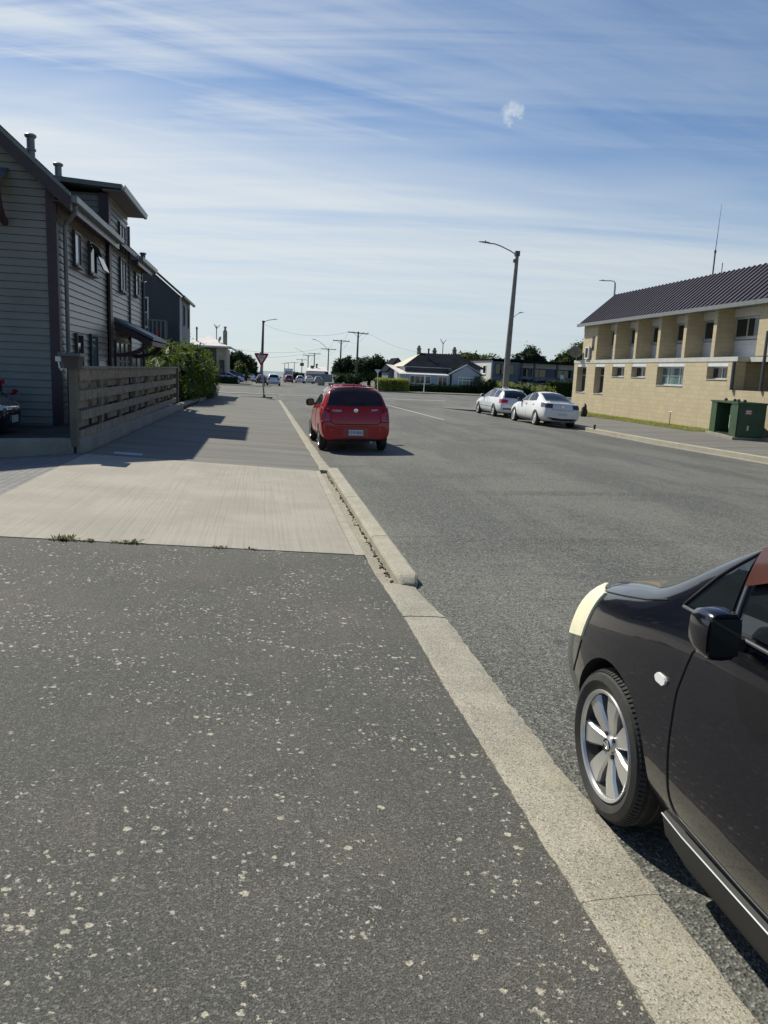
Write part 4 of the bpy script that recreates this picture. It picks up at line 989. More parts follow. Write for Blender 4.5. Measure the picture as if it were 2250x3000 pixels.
# ------------------------------------------------------------------ far right: hedges, villa, motel, trees
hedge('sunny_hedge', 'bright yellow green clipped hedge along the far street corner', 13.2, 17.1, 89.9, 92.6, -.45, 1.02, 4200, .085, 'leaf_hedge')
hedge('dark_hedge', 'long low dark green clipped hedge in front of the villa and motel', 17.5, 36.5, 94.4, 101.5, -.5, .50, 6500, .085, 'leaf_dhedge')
TH = empty('tall_hedge', (34, 103, gz(103)), 'yellow green mounded hedge in front of the grey motel', 'hedge')
hb = [((28.6+i*1.25, 102.4+jit(.2), .05-.035*i), (1.1, 2.6, 1.35+jit(.12)-.02*i)) for i in range(9)]
lv = MB(); leaves(lv, hb, 9000, .10, outward=1.0, shell=.9); lv.build('leaves', M['leaf_hedge'], TH)
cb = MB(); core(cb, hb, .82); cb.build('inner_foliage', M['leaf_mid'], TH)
hedge('corner_shrub_row', 'dark green shrubbery at the right end before the tan building', 39.0, 45.0, 103.0, 104.5, -.5, 1.5, 2600, .12, 'leaf_mid')
V = empty('villa', (22, 99, gz(99)), 'old pale villa with a dark hipped roof, a faded pinkish verandah roof and chimneys', 'house')
zb = gz(99)-.1
mb = MB(); mb.box(18.31, 24.15, 100.22, 100.299, 1.9, 2.60); mb.build('painted_eave_shade', M['frame_dark'], V)  # dark strip painted in for the shade between main eave and verandah roof
mb = MB(); mb.box(18.3, 28.5, 100.3, 109, zb, 2.75); mb.box(24.2, 27.9, 98.3, 100.29, zb, 1.95); mb.build('wall', M['villawall'], V)
mb = MB(); mb.prism([(24.2, 98.3, 1.951), (27.9, 98.3, 1.951), (26.05, 98.3, 3.1)], (0, 2, 0)); mb.build('gable', M['villawall'], V)
mb = MB(); e = [(18.0, 99.9, 2.72), (29.2, 99.9, 2.72), (29.2, 109.5, 2.72), (18.0, 109.5, 2.72)]; rg = [(21.2, 104.3, 4.62), (26.3, 104.3, 4.62)]
mb.add(e+rg, [(0, 1, 5, 4), (1, 2, 5), (2, 3, 4, 5), (0, 3, 2, 1)]); mb.build('roof', M['villaroof'], V)
mb = MB(); mb.add([e[0], e[3], rg[0]]+[(18.0, 99.9, 2.66), (18.0, 109.5, 2.66), (21.2, 104.3, 4.56)], [(0, 1, 2), (3, 5, 4), (0, 3, 4, 1), (1, 4, 5, 2), (2, 5, 3, 0)]); mb.v = [(x-.02, y, z+.015) for x, y, z in mb.v]; mb.build('west_roof_slope', M['creamroof'], V)
mb = MB()
for i in range(24):
    t_ = (i+.5)/24; x = lerp(18.4, 28.9, t_); ztop_ = min(1, (x-18.0)/3.2, (29.2-x)/2.9); y1, z1 = lerp(99.9, 104.3, ztop_), lerp(2.72, 4.62, ztop_)
    mb.tube([(x, 99.92, 2.745), (x, y1, z1+.02)], .03, 4)
mb.build('roof_ribs', M['villaroof'], V)
mb = MB(); mb.box(17.95, 24.4, 99.78, 99.9, 2.64, 2.72); mb.build('gutter', M['villawall'], V)
mb = MB(); mb.prism([(17.3, 98.3, 1.70), (23.9, 98.3, 1.70), (23.9, 100.21, 2.03), (18.3, 100.21, 2.03)], (0, 0, .06)); mb.prism([(17.3, 98.3, 1.70), (18.29, 100.21, 2.03), (18.29, 107, 2.75), (16.9, 107, 2.9)], (0, 0, .06)); vr = mb.build('verandah_roof', M['rustroof'], V)
mb = MB(); mb.box(17.35, 23.9, 98.35, 98.5, zb, 1.69); mb.build('verandah_wall', M['villawall'], V)
for x0, x1, nm in ((18.6, 21.4, 4), (22.3, 23.6, 2)):
    window(V, 'y', 98.35, -1, x0, x1, .55 if nm == 4 else 0, 1.6, M['white'], M['glass'], vs=[(i+1)/nm for i in range(nm-1)], fw=.1, d=.06)
window(V, 'y', 98.3, -1, 25.0, 27.1, .25, 1.65, M['white'], M['glassb'], vs=(.28, .72), hs=(.68,), fw=.14, d=.06)
mb = MB(); mb.prism([(23.75, 98.1, 1.85), (26.05, 98.1, 3.12), (26.05, 98.1, 3.26), (23.6, 98.1, 1.9)], (0, .2, 0)); mb.prism([(28.35, 98.1, 1.85), (26.05, 98.1, 3.12), (26.05, 98.1, 3.26), (28.5, 98.1, 1.9)], (0, .2, 0)); mb.build('barge_board', M['villawall'], V)
mb = MB(); mb.prism([(23.7, 98.2, 1.9), (26.05, 98.2, 3.2), (26.05, 98.2, 3.25), (23.7, 98.2, 1.95)], (0, 3.5, 0)); mb.prism([(28.4, 98.2, 1.9), (26.05, 98.2, 3.2), (26.05, 98.2, 3.25), (28.4, 98.2, 1.95)], (0, 3.5, 0)); mb.build('gable_roof', M['villaroof'], V)
for x, y, z in ((20.9, 104.6, 5.42), (23.6, 107, 5.3), (26.2, 106, 5.5)):
    mb = MB(); mb.box(x-.24, x+.24, y-.24, y+.24, 4.0, z-.3); mb.box(x-.3, x+.3, y-.3, y+.3, z-.3, z-.18); mb.lathe([(.2, 0), (.22, .2), (.14, .36)], (x, y, z-.18), 'z', 10, True); mb.build('chimney', M['chimney'], V)
mb = MB(); mb.tube([(21.75, 102.2, 3.6), (21.75, 102.2, 5.0)], .11, 8); mb.lathe([(.16, 0), (.16, .12), (.05, .2)], (21.75, 102.2, 5.0), 'z', 8, True); mb.build('flue', M['black'], V, True)
mb = MB(); mb.tube([(25.0, 108, 3.5), (25.0, 108, 6.3)], .06, 6); mb.tube([(25, 108, 6.1), (24.6, 108, 6.75)], .05, 5); mb.tube([(25, 108, 6.1), (25.4, 108, 6.7)], .05, 5); mb.build('aerial', M['steel'], V)
mb = MB(); mb.prism([(17.55, 109.2, zb-.2), (17.55, 109.2, 2.0), (18.9, 109.2, 3.7), (20.2, 109.2, 2.2), (20.2, 109.2, zb-.2)], (0, 6, 0)); ob = mb.build('garden_shed', M['motelwall'], base=(18.9, 109.2, zb)); tag(ob, 'small steep dark roofed outbuilding left of the villa', 'shed')
mb = MB(); mb.prism([(17.35, 109.05, 1.85), (18.9, 109.05, 3.8), (18.9, 109.05, 3.93), (17.25, 109.05, 1.95)], (0, 6.4, 0)); mb.prism([(20.4, 109.05, 2.1), (18.9, 109.05, 3.8), (18.9, 109.05, 3.93), (20.5, 109.05, 2.2)], (0, 6.4, 0)); mb.build('roof', M['villaroof'], ob)
RS = empty('round_shrub', (27.6, 97.0, gz(97)), 'round clipped dark shrub right of the villa gable window', 'shrub')
cr = MB(); leaves(cr, [((27.5, 97.2, .9), (.72, .72, .95))], 3200, .06, shell=.9, outward=1.0); cr.build('foliage', M['leaf_dark'], RS)
mb = MB(); mb.tube([(27.55, 97.2, -.6), (27.5, 97.2, .8)], .08, 6); mb.build('stem', M['bark'], RS)
tree('small_tree', 'small dark garden tree between the round shrub and the motel side wall', 'tree', (29.7, 98.7, gz(99)), .7, [((29.6, 98.7, .9), (.8, .8, .75))], 900, .1, 'leaf_dhedge', tr=.08)

MO = empty('motel', (31.8, 106.5, gz(106)), 'long grey motel block with verandah posts and a white side wall, behind the hedges', 'building')
zb = gz(106)-.2
mb = MB(); mb.prism([(31.8, 106.6, zb), (31.8, 106.6, 4.5), (31.8, 123, 4.0), (31.8, 123, zb)], (.2, 0, 0)); mb.build('side_wall', M['motelwhite'], MO)
mb = MB(); mb.box(32.01, 52, 108.4, 122, zb, 4.0); mb.box(32.01, 36.0, 106.6, 108.39, zb, 4.0); mb.build('wall', M['motelwall'], MO)
mb = MB(); mb.prism([(31.6, 106.2, 4.18), (36.3, 106.2, 4.18), (36.3, 123.3, 4.5), (31.6, 123.3, 4.1)], (0, 0, .22)); mb.prism([(36.301, 106.0, 3.98), (53, 106.0, 3.98), (53, 123, 4.1), (36.301, 123, 4.1)], (0, 0, .32)); mb.build('roof', M['villaroof'], MO)
mb = MB(); mb.box(36.0, 52, 108.33, 108.399, 3.3, 3.97); mb.build('upper_panel', M['whitesh'], MO)
for x in (36.2, 38.1, 41.5, 44.9, 48):
    mb = MB(); mb.box(x-.12, x+.12, 106.3, 106.55, zb, 3.97); mb.build('verandah_post', M['frame_dark'], MO)
mb = MB(); mb.box(36, 52, 106.35, 106.5, 1.72, 2.1); mb.build('balustrade', M['motelwall'], MO)
for a, b in ((37.2, 37.9), (38.4, 40.6), (42.0, 44.4), (45.4, 47.5)): window(MO, 'y', 108.33, -1, a, b, .4, 3.25, M['frame_dark'], M['glass'], vs=(.5,), fw=.1, d=.06, sill=False)
window(MO, 'y', 106.6, -1, 32.4, 35.2, 2.2, 3.7, M['frame_dark'], M['glass'], vs=(.5,), fw=.08, d=.05)
for y in (109, 113, 118): window(MO, 'x', 31.8, -1, y, y+1.6, 2.2, 3.5, M['white'], M['glass'], fw=.14, d=.06)
CH = empty('garden_chair', (42.1, 105.9, 1.3), 'white plastic chairs stacked by the motel verandah', 'chair')
mb = MB(); mb.box(41.9, 42.4, 105.6, 106.1, 1.9, 2.0); mb.box(41.9, 42.4, 106.05, 106.12, 2.001, 2.5)
for a in (41.92, 42.33):
    for b in (105.62, 106.0): mb.box(a, a+.05, b, b+.05, 1.3, 1.9)
mb.build('chair_shell', M['white'], CH)
mb = MB(); mb.box(36, 52, 105.4, 108.32, zb, 1.3); tag(mb.build('motel_terrace', M['motelwall'], base=(42, 106.5, zb)), 'raised grey terrace in front of the motel rooms', 'terrace')

TG = 'trees on the far right skyline'
tree('broad_tree', 'broad dark green tree rising behind the motel, right of the tall lamp', 'tree', (45.5, 130, gz(130)), 2.4, [((43.7, 130, 4.6), (1.3, 2, 1.3)), ((45.6, 130, 5.7), (1.7, 2, 1.7)), ((47.5, 130, 4.7), (1.3, 2, 1.3)), ((45.6, 130, 3.6), (2.6, 2, 1.5))], 3400, .22, 'leaf_dark', TG, .4)
tree('round_tree', 'lighter olive tree beside the left end of the tan building', 'tree', (46.5, 125, gz(125)), 2.0, [((52.0, 125, 5.4), (2.8, 2.4, 2.2)), ((49.4, 125, 4.4), (2.0, 2, 1.7)), ((54.6, 125, 6.6), (3.0, 2.6, 2.2)), ((50.5, 125, 3.2), (3.0, 2, 1.6))], 4200, .26, 'leaf_tree2', TG, .3)
tree('reddish_tree', 'low brownish tree top over the villa and motel roofs', 'tree', (36, 140, gz(140)), 2.2, [((34.0, 140, 4.4), (2.8, 2, 1.4)), ((37.6, 140, 4.8), (2.8, 2, 1.5)), ((41, 140, 4.2), (3, 2, 1.4)), ((31.0, 140, 4.0), (2.6, 2, 1.3))], 2600, .3, 'leaf_tree2', TG, .3)
tree('dark_tree', 'large dark tree clump right of the tallest power pole', 'tree', (20.5, 151, gz(151)), 1.6, [((19.3, 151, 3.0), (2.4, 2.5, 1.6)), ((21.8, 151, 3.4), (1.9, 2.5, 1.6)), ((24.0, 151, 2.9), (1.8, 2.2, 1.4)), ((20.5, 150, 1.2), (3.2, 2, 1.5)), ((23.6, 151, 1.0), (1.6, 2, 1.4))], 4200, .26, 'leaf_dark', TG, .4)
tree('dark_tree', 'dark tree clump between the two nearest power poles', 'tree', (16.2, 153, gz(153)), 1.6, [((16.0, 153, 3.0), (1.8, 2, 1.5)), ((14.6, 153, 1.9), (1.4, 2, 1.3)), ((17.4, 153, 2.4), (1.5, 2, 1.7)), ((16.2, 152, .7), (2.2, 2, 1.4))], 3200, .26, 'leaf_dark', TG, .35)
tree('street_tree', 'low rounded street shrub behind the second nearest power pole', 'tree', (15.2, 128, gz(128)), .6, [((15.0, 128, .55), (1.6, 1.5, 1.0))], 1200, .17, 'leaf_dark', TG, .15)
tree('street_tree', 'smaller low street shrub left of the second nearest power pole', 'tree', (12.6, 131, gz(131)), .6, [((12.8, 131, .45), (1.1, 1.2, .85))], 800, .17, 'leaf_mid', TG, .12)
mb = MB(); mb.box(10.6, 16.5, 126.9, 127.1, gz(127)-.1, -.25); tag(mb.build('front_wall', M['plaster2'], base=(13, 127, gz(127))), 'low pale grey street wall below the second nearest power pole', 'wall')
mb = MB(); mb.box(9.2, 10.4, 132, 132.3, gz(132)-.1, .1); tag(mb.build('block_gate_wall', M['stone'], base=(10, 132, gz(132))), 'short beige wall panel by the third power pole', 'wall')
WB = empty('white_building', (16, 232, gz(232)), 'low white roofed building beyond the parked cars, behind the fourth power pole', 'building')
zb = gz(232)
mb = MB(); mb.box(12.8, 20.5, 232, 245, zb-.2, .55); mb.build('wall', M['plaster2'], WB)
mb = MB(); mb.prism([(12.5, 231.5, .55), (18.2, 231.5, .55), (18.2, 231.5, 1.15), (12.5, 231.5, 1.05)], (0, 3, 0)); mb.build('canopy', M['white'], WB)
mb = MB(); mb.prism([(13.2, 234.6, 1.3), (19.6, 234.6, 1.3), (19.2, 242, 2.55), (13.6, 242, 2.2)], (0, 0, .15)); mb.build('roof', M['rustroof'], WB)
mb = MB(); mb.box(13.3, 19.5, 234.8, 245, .551, 1.29); mb.build('upper_wall', M['brown'], WB)
mb = MB(); mb.lathe([(.25, 0), (.25, 1.1), (.4, 1.1), (.4, 1.4)], (16.3, 240, 2.2), 'z', 8, True); mb.build('roof_vent', M['dsteel'], WB)
mb = MB(); mb.box(14.4, 15.4, 239.5, 240, 2.2, 3.0); mb.build('roof_vent', M['dsteel'], WB)

# far left house, trees
FH = empty('hip_roof_house', (-4.2, 103, gz(103)), 'beige house with a pale hipped roof and chimney, across the side street', 'house')
zb = gz(103)-.1; q = 103/92.
def S(x, z): return (x*q, 1.75+(z-1.75)*q)
mb = MB(); mb.box(S(-9.5, 0)[0], S(-4.18, 0)[0], 103, 114, zb, S(0, 3.75)[1]); mb.build('wall', M['stone'], FH)
mb = MB(); mb.box(S(-9.5, 0)[0], S(-5.3, 0)[0], 102.93, 102.999, .9, S(0, 3.7)[1]); mb.build('brown_gable_boards', M['brown'], FH)  # brown boarding over the left part of the front wall
mb = MB(); e = [(S(-9.2, 0)[0], 102.3, 4.25), (S(-3.75, 0)[0], 102.3, 4.15), (S(-3.5, 0)[0], 114.5, 4.15), (S(-9.2, 0)[0], 114.5, 4.25)]; ap = [(-7.1, 108.2, 5.65), (-7.3, 109, 5.65)]
mb.add(e+ap, [(0, 1, 4), (1, 2, 5, 4), (2, 3, 5), (3, 0, 4, 5), (0, 3, 2, 1)]); mb.build('roof', M['rustroof'], FH)
mb = MB(); mb.box(S(-9.2, 0)[0], S(-3.75, 0)[0], 102.18, 102.3, 4.02, 4.24); mb.prism([(S(-3.75, 0)[0], 102.2, 4.02), (S(-3.5, 0)[0]+.3, 114.5, 3.7), (S(-3.5, 0)[0]+.3, 114.5, 3.95), (S(-3.75, 0)[0], 102.2, 4.24)], (.08, 0, 0)); mb.build('gutter', M['bandw'], FH)
mb = MB(); mb.box(-5.25, -4.72, 106, 106.5, 3.5, 6.2); mb.prism([(-5.25, 106, 6.2), (-4.72, 106, 6.2), (-4.85, 106, 6.45), (-5.12, 106, 6.45)], (0, .5, 0)); mb.lathe([(.13, 0), (.15, .25), (.2, .3), (.2, .42)], (-4.98, 106.25, 6.45), 'z', 8, True); mb.build('chimney', M['chimney'], FH)
mb = MB(); mb.tube([(-8.5, 104.5, 4.3), (-8.5, 104.5, 6.35)], .1, 8); mb.lathe([(.14, 0), (.14, .15), (.05, .3)], (-8.5, 104.5, 6.3), 'z', 8, True); mb.build('flue', M['dsteel'], FH, True)
mb = MB(); mb.tube([(-6.2, 108, 5.0), (-6.2, 108, 7.0)], .07, 6); mb.tube([(-6.2, 108, 6.6), (-6.5, 108, 7.2)], .06, 5); mb.tube([(-6.2, 108, 6.6), (-5.75, 108, 7.15)], .06, 5); mb.build('aerial', M['steel'], FH)
t = MB(); t.lathe([(.02, -.1), (.25, -.06), (.42, 0), (.43, .01), (.25, -.04), (.0, -.08)], (0, 0, 0), 'x', 16); rotm = Matrix.Rotation(R(20), 3, 'Y') @ Matrix.Rotation(R(25), 3, 'Z'); t.v = [tuple(rotm @ Vector(p)+Vector((-5.6, 104.5, 5.2))) for p in t.v]; t.tube([(-5.6, 104.5, 5.2), (-5.75, 104.6, 4.4)], .05, 6); t.build('satellite_dish', M['dsteel'], FH, True)
window(FH, 'y', 103, -1, -5.55, -4.9, .6, 2.5, M['trim'], M['brown'], fw=.1, d=.06)
LT = 'trees on the left behind the give way sign'
tree('street_tree', 'dark tree against the right wall of the beige hip roofed house', 'tree', (-6.0, 141, gz(141)), 2.0, [((-6.3, 141, 2.6), (1.5, 2, 1.3)), ((-6.0, 141, 1.0), (1.5, 1.8, 1.2))], 1800, .24, 'leaf_dark', LT, .25)
tree('street_tree', 'tallest dark tree in the left clump, directly left of the give way sign', 'tree', (-4.0, 141, gz(141)), 2.0, [((-4.3, 141, 3.2), (1.5, 2, 1.3)), ((-3.0, 142, 2.6), (1.4, 2, 1.4)), ((-3.4, 141, 1.0), (1.8, 1.8, 1.5))], 2600, .24, 'leaf_dark', LT, .25)
tree('street_tree', 'drooping dark tree at the right end of the left clump', 'tree', (-1.8, 146, gz(146)), 1.6, [((-1.9, 146, 1.7), (1.0, 1.6, 1.2)), ((-1.5, 146, .5), (.8, 1.4, 1.0))], 1500, .22, 'leaf_dark', LT, .2)
tree('olive_shrub', 'lighter olive shrub in front of the left tree clump', 'shrub', (-3.6, 128, gz(128)), .8, [((-3.6, 128, 1.3), (1.1, 1.2, 1.2)), ((-3.2, 128, .3), (1.0, 1.2, .9))], 1300, .18, 'leaf_tree2', LT, .15)
FB = hedge('front_hedge', 'low dark hedge along the front of the beige hip roofed house', -9.5, -3.2, 101.0, 101.3, -.55, .35, 2400, .11, 'leaf_mid')
hedge('coast_scrub', 'far dark line of scrub where the street meets the sea', -8, 0, 430, 430, gz(430), gz(430)+2.2, 900, .5, 'leaf_dhedge')
tree('coast_tree', 'far low tree clump beyond the parked white cars', 'tree', (11.5, 245, gz(245)), .8, [((10.5, 245, -.3), (2.6, 2, 1.2)), ((13, 245, -.5), (2, 2, 1.0))], 900, .4, 'leaf_dark', None, .2)

# ------------------------------------------------------------------ cars
def car_cage(st):
    mb = MB(); rings = []
    for (y, zb, zm, zbelt, zt, wb, wm, wbe, wt) in st:
        k_ = max(.12, min(1, (zt-zbelt)/.35))
        h = [(0, zb), (.7*wb, zb), (wb, zb+.05), (wm, zm), (wbe, zbelt),
             (lerp(wbe, wt, .62), zbelt+(zt-zbelt)*.58), (wt, zt-.075*k_), (.58*wt, zt-.014*k_), (0, zt)]
        ring = [(x, y, z) for x, z in h]+[(-x, y, z) for x, z in h[-2:0:-1]]
        rings.append(ring)
    mb.loft(rings, True, True); return mb
def bake_body(st, wheels, r_arch, paint, sub=2, wx=.5):
    ob = car_cage(st).build('body_tmp', [paint, M['blackm']])
    md = ob.modifiers.new('s', 'SUBSURF'); md.levels = sub; md.render_levels = sub
    cut = MB()
    for y, zc in wheels:
        for s_ in (-1, 1): cut.lathe([(r_arch, s_*wx), (r_arch, s_*1.3)], (0, y, zc), 'x', 40, True)
    co = cut.build('cut_tmp', [M['blackm']])
    b = ob.modifiers.new('b', 'BOOLEAN'); b.operation = 'DIFFERENCE'; b.object = co; b.solver = 'EXACT'
    try: b.material_mode = 'TRANSFER'
    except Exception: pass
    me = evaluated(ob)
    bpy.data.objects.remove(ob); bpy.data.objects.remove(co)
    me.shade_smooth(); me.set_sharp_from_angle(angle=R(50))
    bm = bmesh.new(); bm.from_mesh(me); bvh = BVHTree.FromBMesh(bm); bm.free()
    return me, bvh
DIR = {'L': (Vector((1, 0, 0)), Vector((0, 1, 0))), 'R': (Vector((-1, 0, 0)), Vector((0, 1, 0))), 'B': (Vector((0, 1, 0)), Vector((1, 0, 0))),
       'F': (Vector((0, -1, 0)), Vector((1, 0, 0))), 'T': (Vector((0, 0, -1)), Vector((1, 0, 0)))}
def pj(bvh, side, u, v, off):
    if isinstance(side, tuple): d, ua = side
    else: d, ua = DIR[side]
    va = Vector((0, 0, 1)) if abs(d.z) < .5 else Vector((0, 1, 0))
    o = ua*u+va*v-d*6
    loc, nr, i, ds = bvh.ray_cast(o, d)
    if loc is None:
        loc, nr, i, ds = bvh.find_nearest(ua*u+va*v-d*.8)
    if nr.dot(d) > 0: nr = -nr
    return loc+nr*off
def curve_pts(pl, n):
    pl = [Vector(p) for p in pl]
    if len(pl) == 2: return [pl[0].lerp(pl[1], i/n) for i in range(n+1)]
    ls = [0]
    for a, b in zip(pl, pl[1:]): ls.append(ls[-1]+(b-a).length)
    out = []
    for i in range(n+1):
        t = ls[-1]*i/n; j = 0
        while j < len(ls)-2 and ls[j+1] < t: j += 1
        out.append(pl[j].lerp(pl[j+1], (t-ls[j])/max(1e-6, ls[j+1]-ls[j])))
    return out
def patch(bvh, side, bottom, top, name, m, par, off=.005, nu=14, nv=8, thick=.012):
    """sheet laid on the body between a bottom and a top polyline (same direction), with a folded-in rim"""
    b, t = curve_pts(bottom, nu), curve_pts(top, nu); mb = MB(); rows = []
    for j in range(nv+1):
        rows.append([pj(bvh, side, *(b[i].lerp(t[i], j/nv)), off) for i in range(nu+1)])
    inner = [[pj(bvh, side, *(b[i].lerp(t[i], j/nv)), off-thick) for i in range(nu+1)] for j in (0, nv)]
    w = nu+1; mb.add([p for r_ in rows for p in r_], [(j*w+i, j*w+i+1, (j+1)*w+i+1, (j+1)*w+i) for j in range(nv) for i in range(nu)])
    ring = rows[0]+[rows[j][nu] for j in range(1, nv+1)]+rows[nv][-2::-1]+[rows[j][0] for j in range(nv-1, 0, -1)]
    d = (DIR[side][0] if not isinstance(side, tuple) else side[0])*thick
    L = len(ring); mb.add(ring+[Vector(p)+d for p in ring], [(i, (i+1) % L, L+(i+1) % L, L+i) for i in range(L)])
    o = mb.build(name, m); o.parent = par; o.data.shade_smooth(); o.data.set_sharp_from_angle(angle=R(40)); return o
def seam(bvh, side, pts, name, m, par, r_=.004, off=.0, n=24):
    mb = MB(); mb.tube([pj(bvh, side, p[0], p[1], off) for p in curve_pts(pts, n)], r_, 6); o = mb.build(name, m); o.parent = par; o.data.shade_smooth(); return o
def local(mb, name, m, par, smooth=False):
    o = mb.build(name, m, smooth=smooth); o.parent = par; return o

_wheels = {}
def make_wheel(r_, w, rim_r, spokes, key, detail=False):
    """returns (tyre mesh, rim mesh) with outer face towards -x"""
    if key in _wheels: return _wheels[key]
    s_ = 48 if detail else 24
    t = MB(); h = w/2; rr = rim_r
    prof = [(rr-.015, -h+.035), (rr+.004, -h+.006), (rr+.02, -h-.004), (lerp(rr, r_, .45), -h-.012), (lerp(rr, r_, .75), -h-.002), (r_-.016, -h+.014), (r_-.003, -h+.034)]
    if detail:
        for g in (-.05, 0, .05): prof += [(r_, g-.012), (r_-.008, g-.008), (r_-.008, g+.008), (r_, g+.012)] if abs(g) < h-.03 else []
    prof += [(r_-.003, h-.034), (r_-.016, h-.014), (lerp(rr, r_, .5), h), (rr, h-.02)]
    t.lathe(prof, (0, 0, 0), 'x', s_)
    if detail:   # shoulder tread blocks
        for k_ in range(90):
            a = 2*PI*k_/90; ca, sa = math.cos(a), math.sin(a)
            c = Vector((-h+.020, ca*(r_-.0135), sa*(r_-.0135)))
            t.obox(c, Vector((.012, ca*.0045, sa*.0045)), Vector((0, -sa, ca))*.0062, Vector((.003, ca, sa)).normalized()*.006)
    tm = t.build('tyre_tmp', M['rubber']); tme = tm.data; tme.shade_smooth(); tme.set_sharp_from_angle(angle=R(35)); bpy.data.objects.remove(tm)
    q = MB()
    q.lathe([(rr+.004, -h+.004), (rr+.001, -h-.003), (rr-.010, -h+.001), (rr-.014, -h+.012)], (0, 0, 0), 'x', s_)
    q.cur = 1; q.lathe([(rr-.014, -h+.013), (rr-.03, -h+.06), (rr-.035, h-.03)], (0, 0, 0), 'x', s_)
    q.lathe([(rr-.032, h-.05), (.04, h-.07), (.0, h-.07)], (0, 0, 0), 'x', s_)
    q.lathe([(.0, -.0), (rr*.55, -.0), (rr*.56, .02), (0, .021)], (0, 0, 0), 'x', 20)
    q.cur = 0
    f = -h+.012
    if detail:
        n = spokes
        for k_ in range(n):
            a = PI/2+.06+2*PI*k_/n
            def P(rad, tang, x): return (x, rad*math.cos(a)-tang*math.sin(a), rad*math.sin(a)+tang*math.cos(a))
            rings = []
            for rad, hw, x, dp in ((.035, .016, f+.020, .03), (.065, .0205, f+.014, .035), (rr*.62, .032, f+.002, .045), (rr-.010, .044, f+.003, .055)):
                rings.append([P(rad, -hw, x), P(rad, hw, x), P(rad, hw*1.28, x+.010), P(rad, hw*1.2, x+dp), P(rad, -hw*1.2, x+dp), P(rad, -hw*1.28, x+.010)])
            q.loft(rings)
        q.lathe([(0, f+.004), (.026, f+.004), (.034, f+.010), (.038, f+.022), (.06, f+.030), (.062, f+.05)], (0, 0, 0), 'x', 28)
        q.cur = 2
        for k_ in range(4):
            a = PI/4+k_*PI/2; q.lathe([(0, f+.010), (.009, f+.010), (.010, f+.03)], (0, .050*math.cos(a), .050*math.sin(a)), 'x', 10)
        q.lathe([(.022, f+.0025), (.0265, f-.001), (.0265, f+.006)], (0, 0, 0), 'x', 24); q.cur = 3
        q.lathe([(.021, f+.0035), (.018, f+.0005), (.015, f+.0005), (.013, f+.0035)], (0, 0, 0), 'x', 24)
        q.box(f-.0005, f+.003, -.025, .025, -.0045, .0045)
    else:
        for k_ in range(spokes):
            a = PI/2+2*PI*k_/spokes
            def P(rad, tang, x): return (x, rad*math.cos(a)-tang*math.sin(a), rad*math.sin(a)+tang*math.cos(a))
            q.loft([[P(rad, -hw, x), P(rad, hw, x), P(rad, hw*1.2, x+.03), P(rad, -hw*1.2, x+.03)] for rad, hw, x in ((.02, .03, f+.01), (.10, .025, f), (rr-.01, .035, f+.006))])
        q.lathe([(0, f-.002), (.04, f), (.055, f+.02)], (0, 0, 0), 'x', 16)
    rm = q.build('rim_tmp', [M['alloy'], M['alloy_shade'], M['black'], M['chrome']]); rme = rm.data; rme.shade_smooth(); rme.set_sharp_from_angle(angle=R(14 if detail else 30)); bpy.data.objects.remove(rm)
    _wheels[key] = (tme, rme); return _wheels[key]
def put_wheels(root, positions, r_, w, rim, sp, key, detail=False):
    tme, rme = make_wheel(r_, w, rim, sp, key, detail)
    for x, y in positions:
        o = bpy.data.objects.new('wheel', tme); col.objects.link(o); o.parent = root; o.location = (x, y, r_)
        if x > 0: o.rotation_euler = (0, 0, PI)
        q = bpy.data.objects.new('rim', rme); col.objects.link(q); q.parent = o
def mirror(root, bvh, side, y, z, paint, s=1.0, wx=1.0):
    sg = -1 if side == 'L' else 1
    base = pj(bvh, side, y, z, 0)
    mb = MB(); ring = []
    cx = base.x+sg*.13*s
    for t, sx, sz in ((.10, .04, .035), (.085, .085, .07), (.03, .105, .09), (-.03, .105, .09), (-.045, .10, .085)):
        ring.append([(cx+sx*s*wx*math.copysign(abs(math.cos(a))**.6, math.cos(a)), base.y+t*s, z+.02+sz*s*math.copysign(abs(math.sin(a))**.6, math.sin(a))) for a in frange(0, 2*PI*15/16, 16)])
    mb.loft(ring); o = local(mb, 'mirror', paint, root, True)
    mb = MB(); mb.box(cx-.085*s*wx, cx+.085*s*wx, base.y-.052*s, base.y-.046*s, z+.02-.068*s, z+.02+.068*s); local(mb, 'mirror_glass', M['glass'], o)
    mb = MB(); mb.tube([(base.x-sg*.02, base.y+.03*s, z-.03), (cx-sg*.06*s, base.y+.02*s, z-.01)], [.03*s, .028*s], 8); local(mb, 'mirror_stalk', M['blackm'], o, True)
    return o
def plate(root, bvh, side, z, txt, w=.36, h=.125):
    p = pj(bvh, side, 0, z, .008); s_ = -1 if side == 'B' else 1
    mb = MB(); mb.box(-w/2, w/2, p.y+min(0, s_*.012), p.y+max(0, s_*.012), z-h/2, z+h/2); o = local(mb, 'number_plate', M['plate'], root)
    if txt: text(txt, .105, M['blackm'], o, (0, p.y+s_*.0135, z), (R(90), 0, 0 if side == 'B' else PI), 'plate_text', .0008)
    return o
def car_root(name, label, group, loc, yaw, tilt=0, pitch=0):
    o = empty(name, loc, label, 'car', group); o.rotation_euler = (pitch, tilt, yaw); return o
def add_body(root, me):
    o = bpy.data.objects.new('body', me); col.objects.link(o); o.parent = root; return o

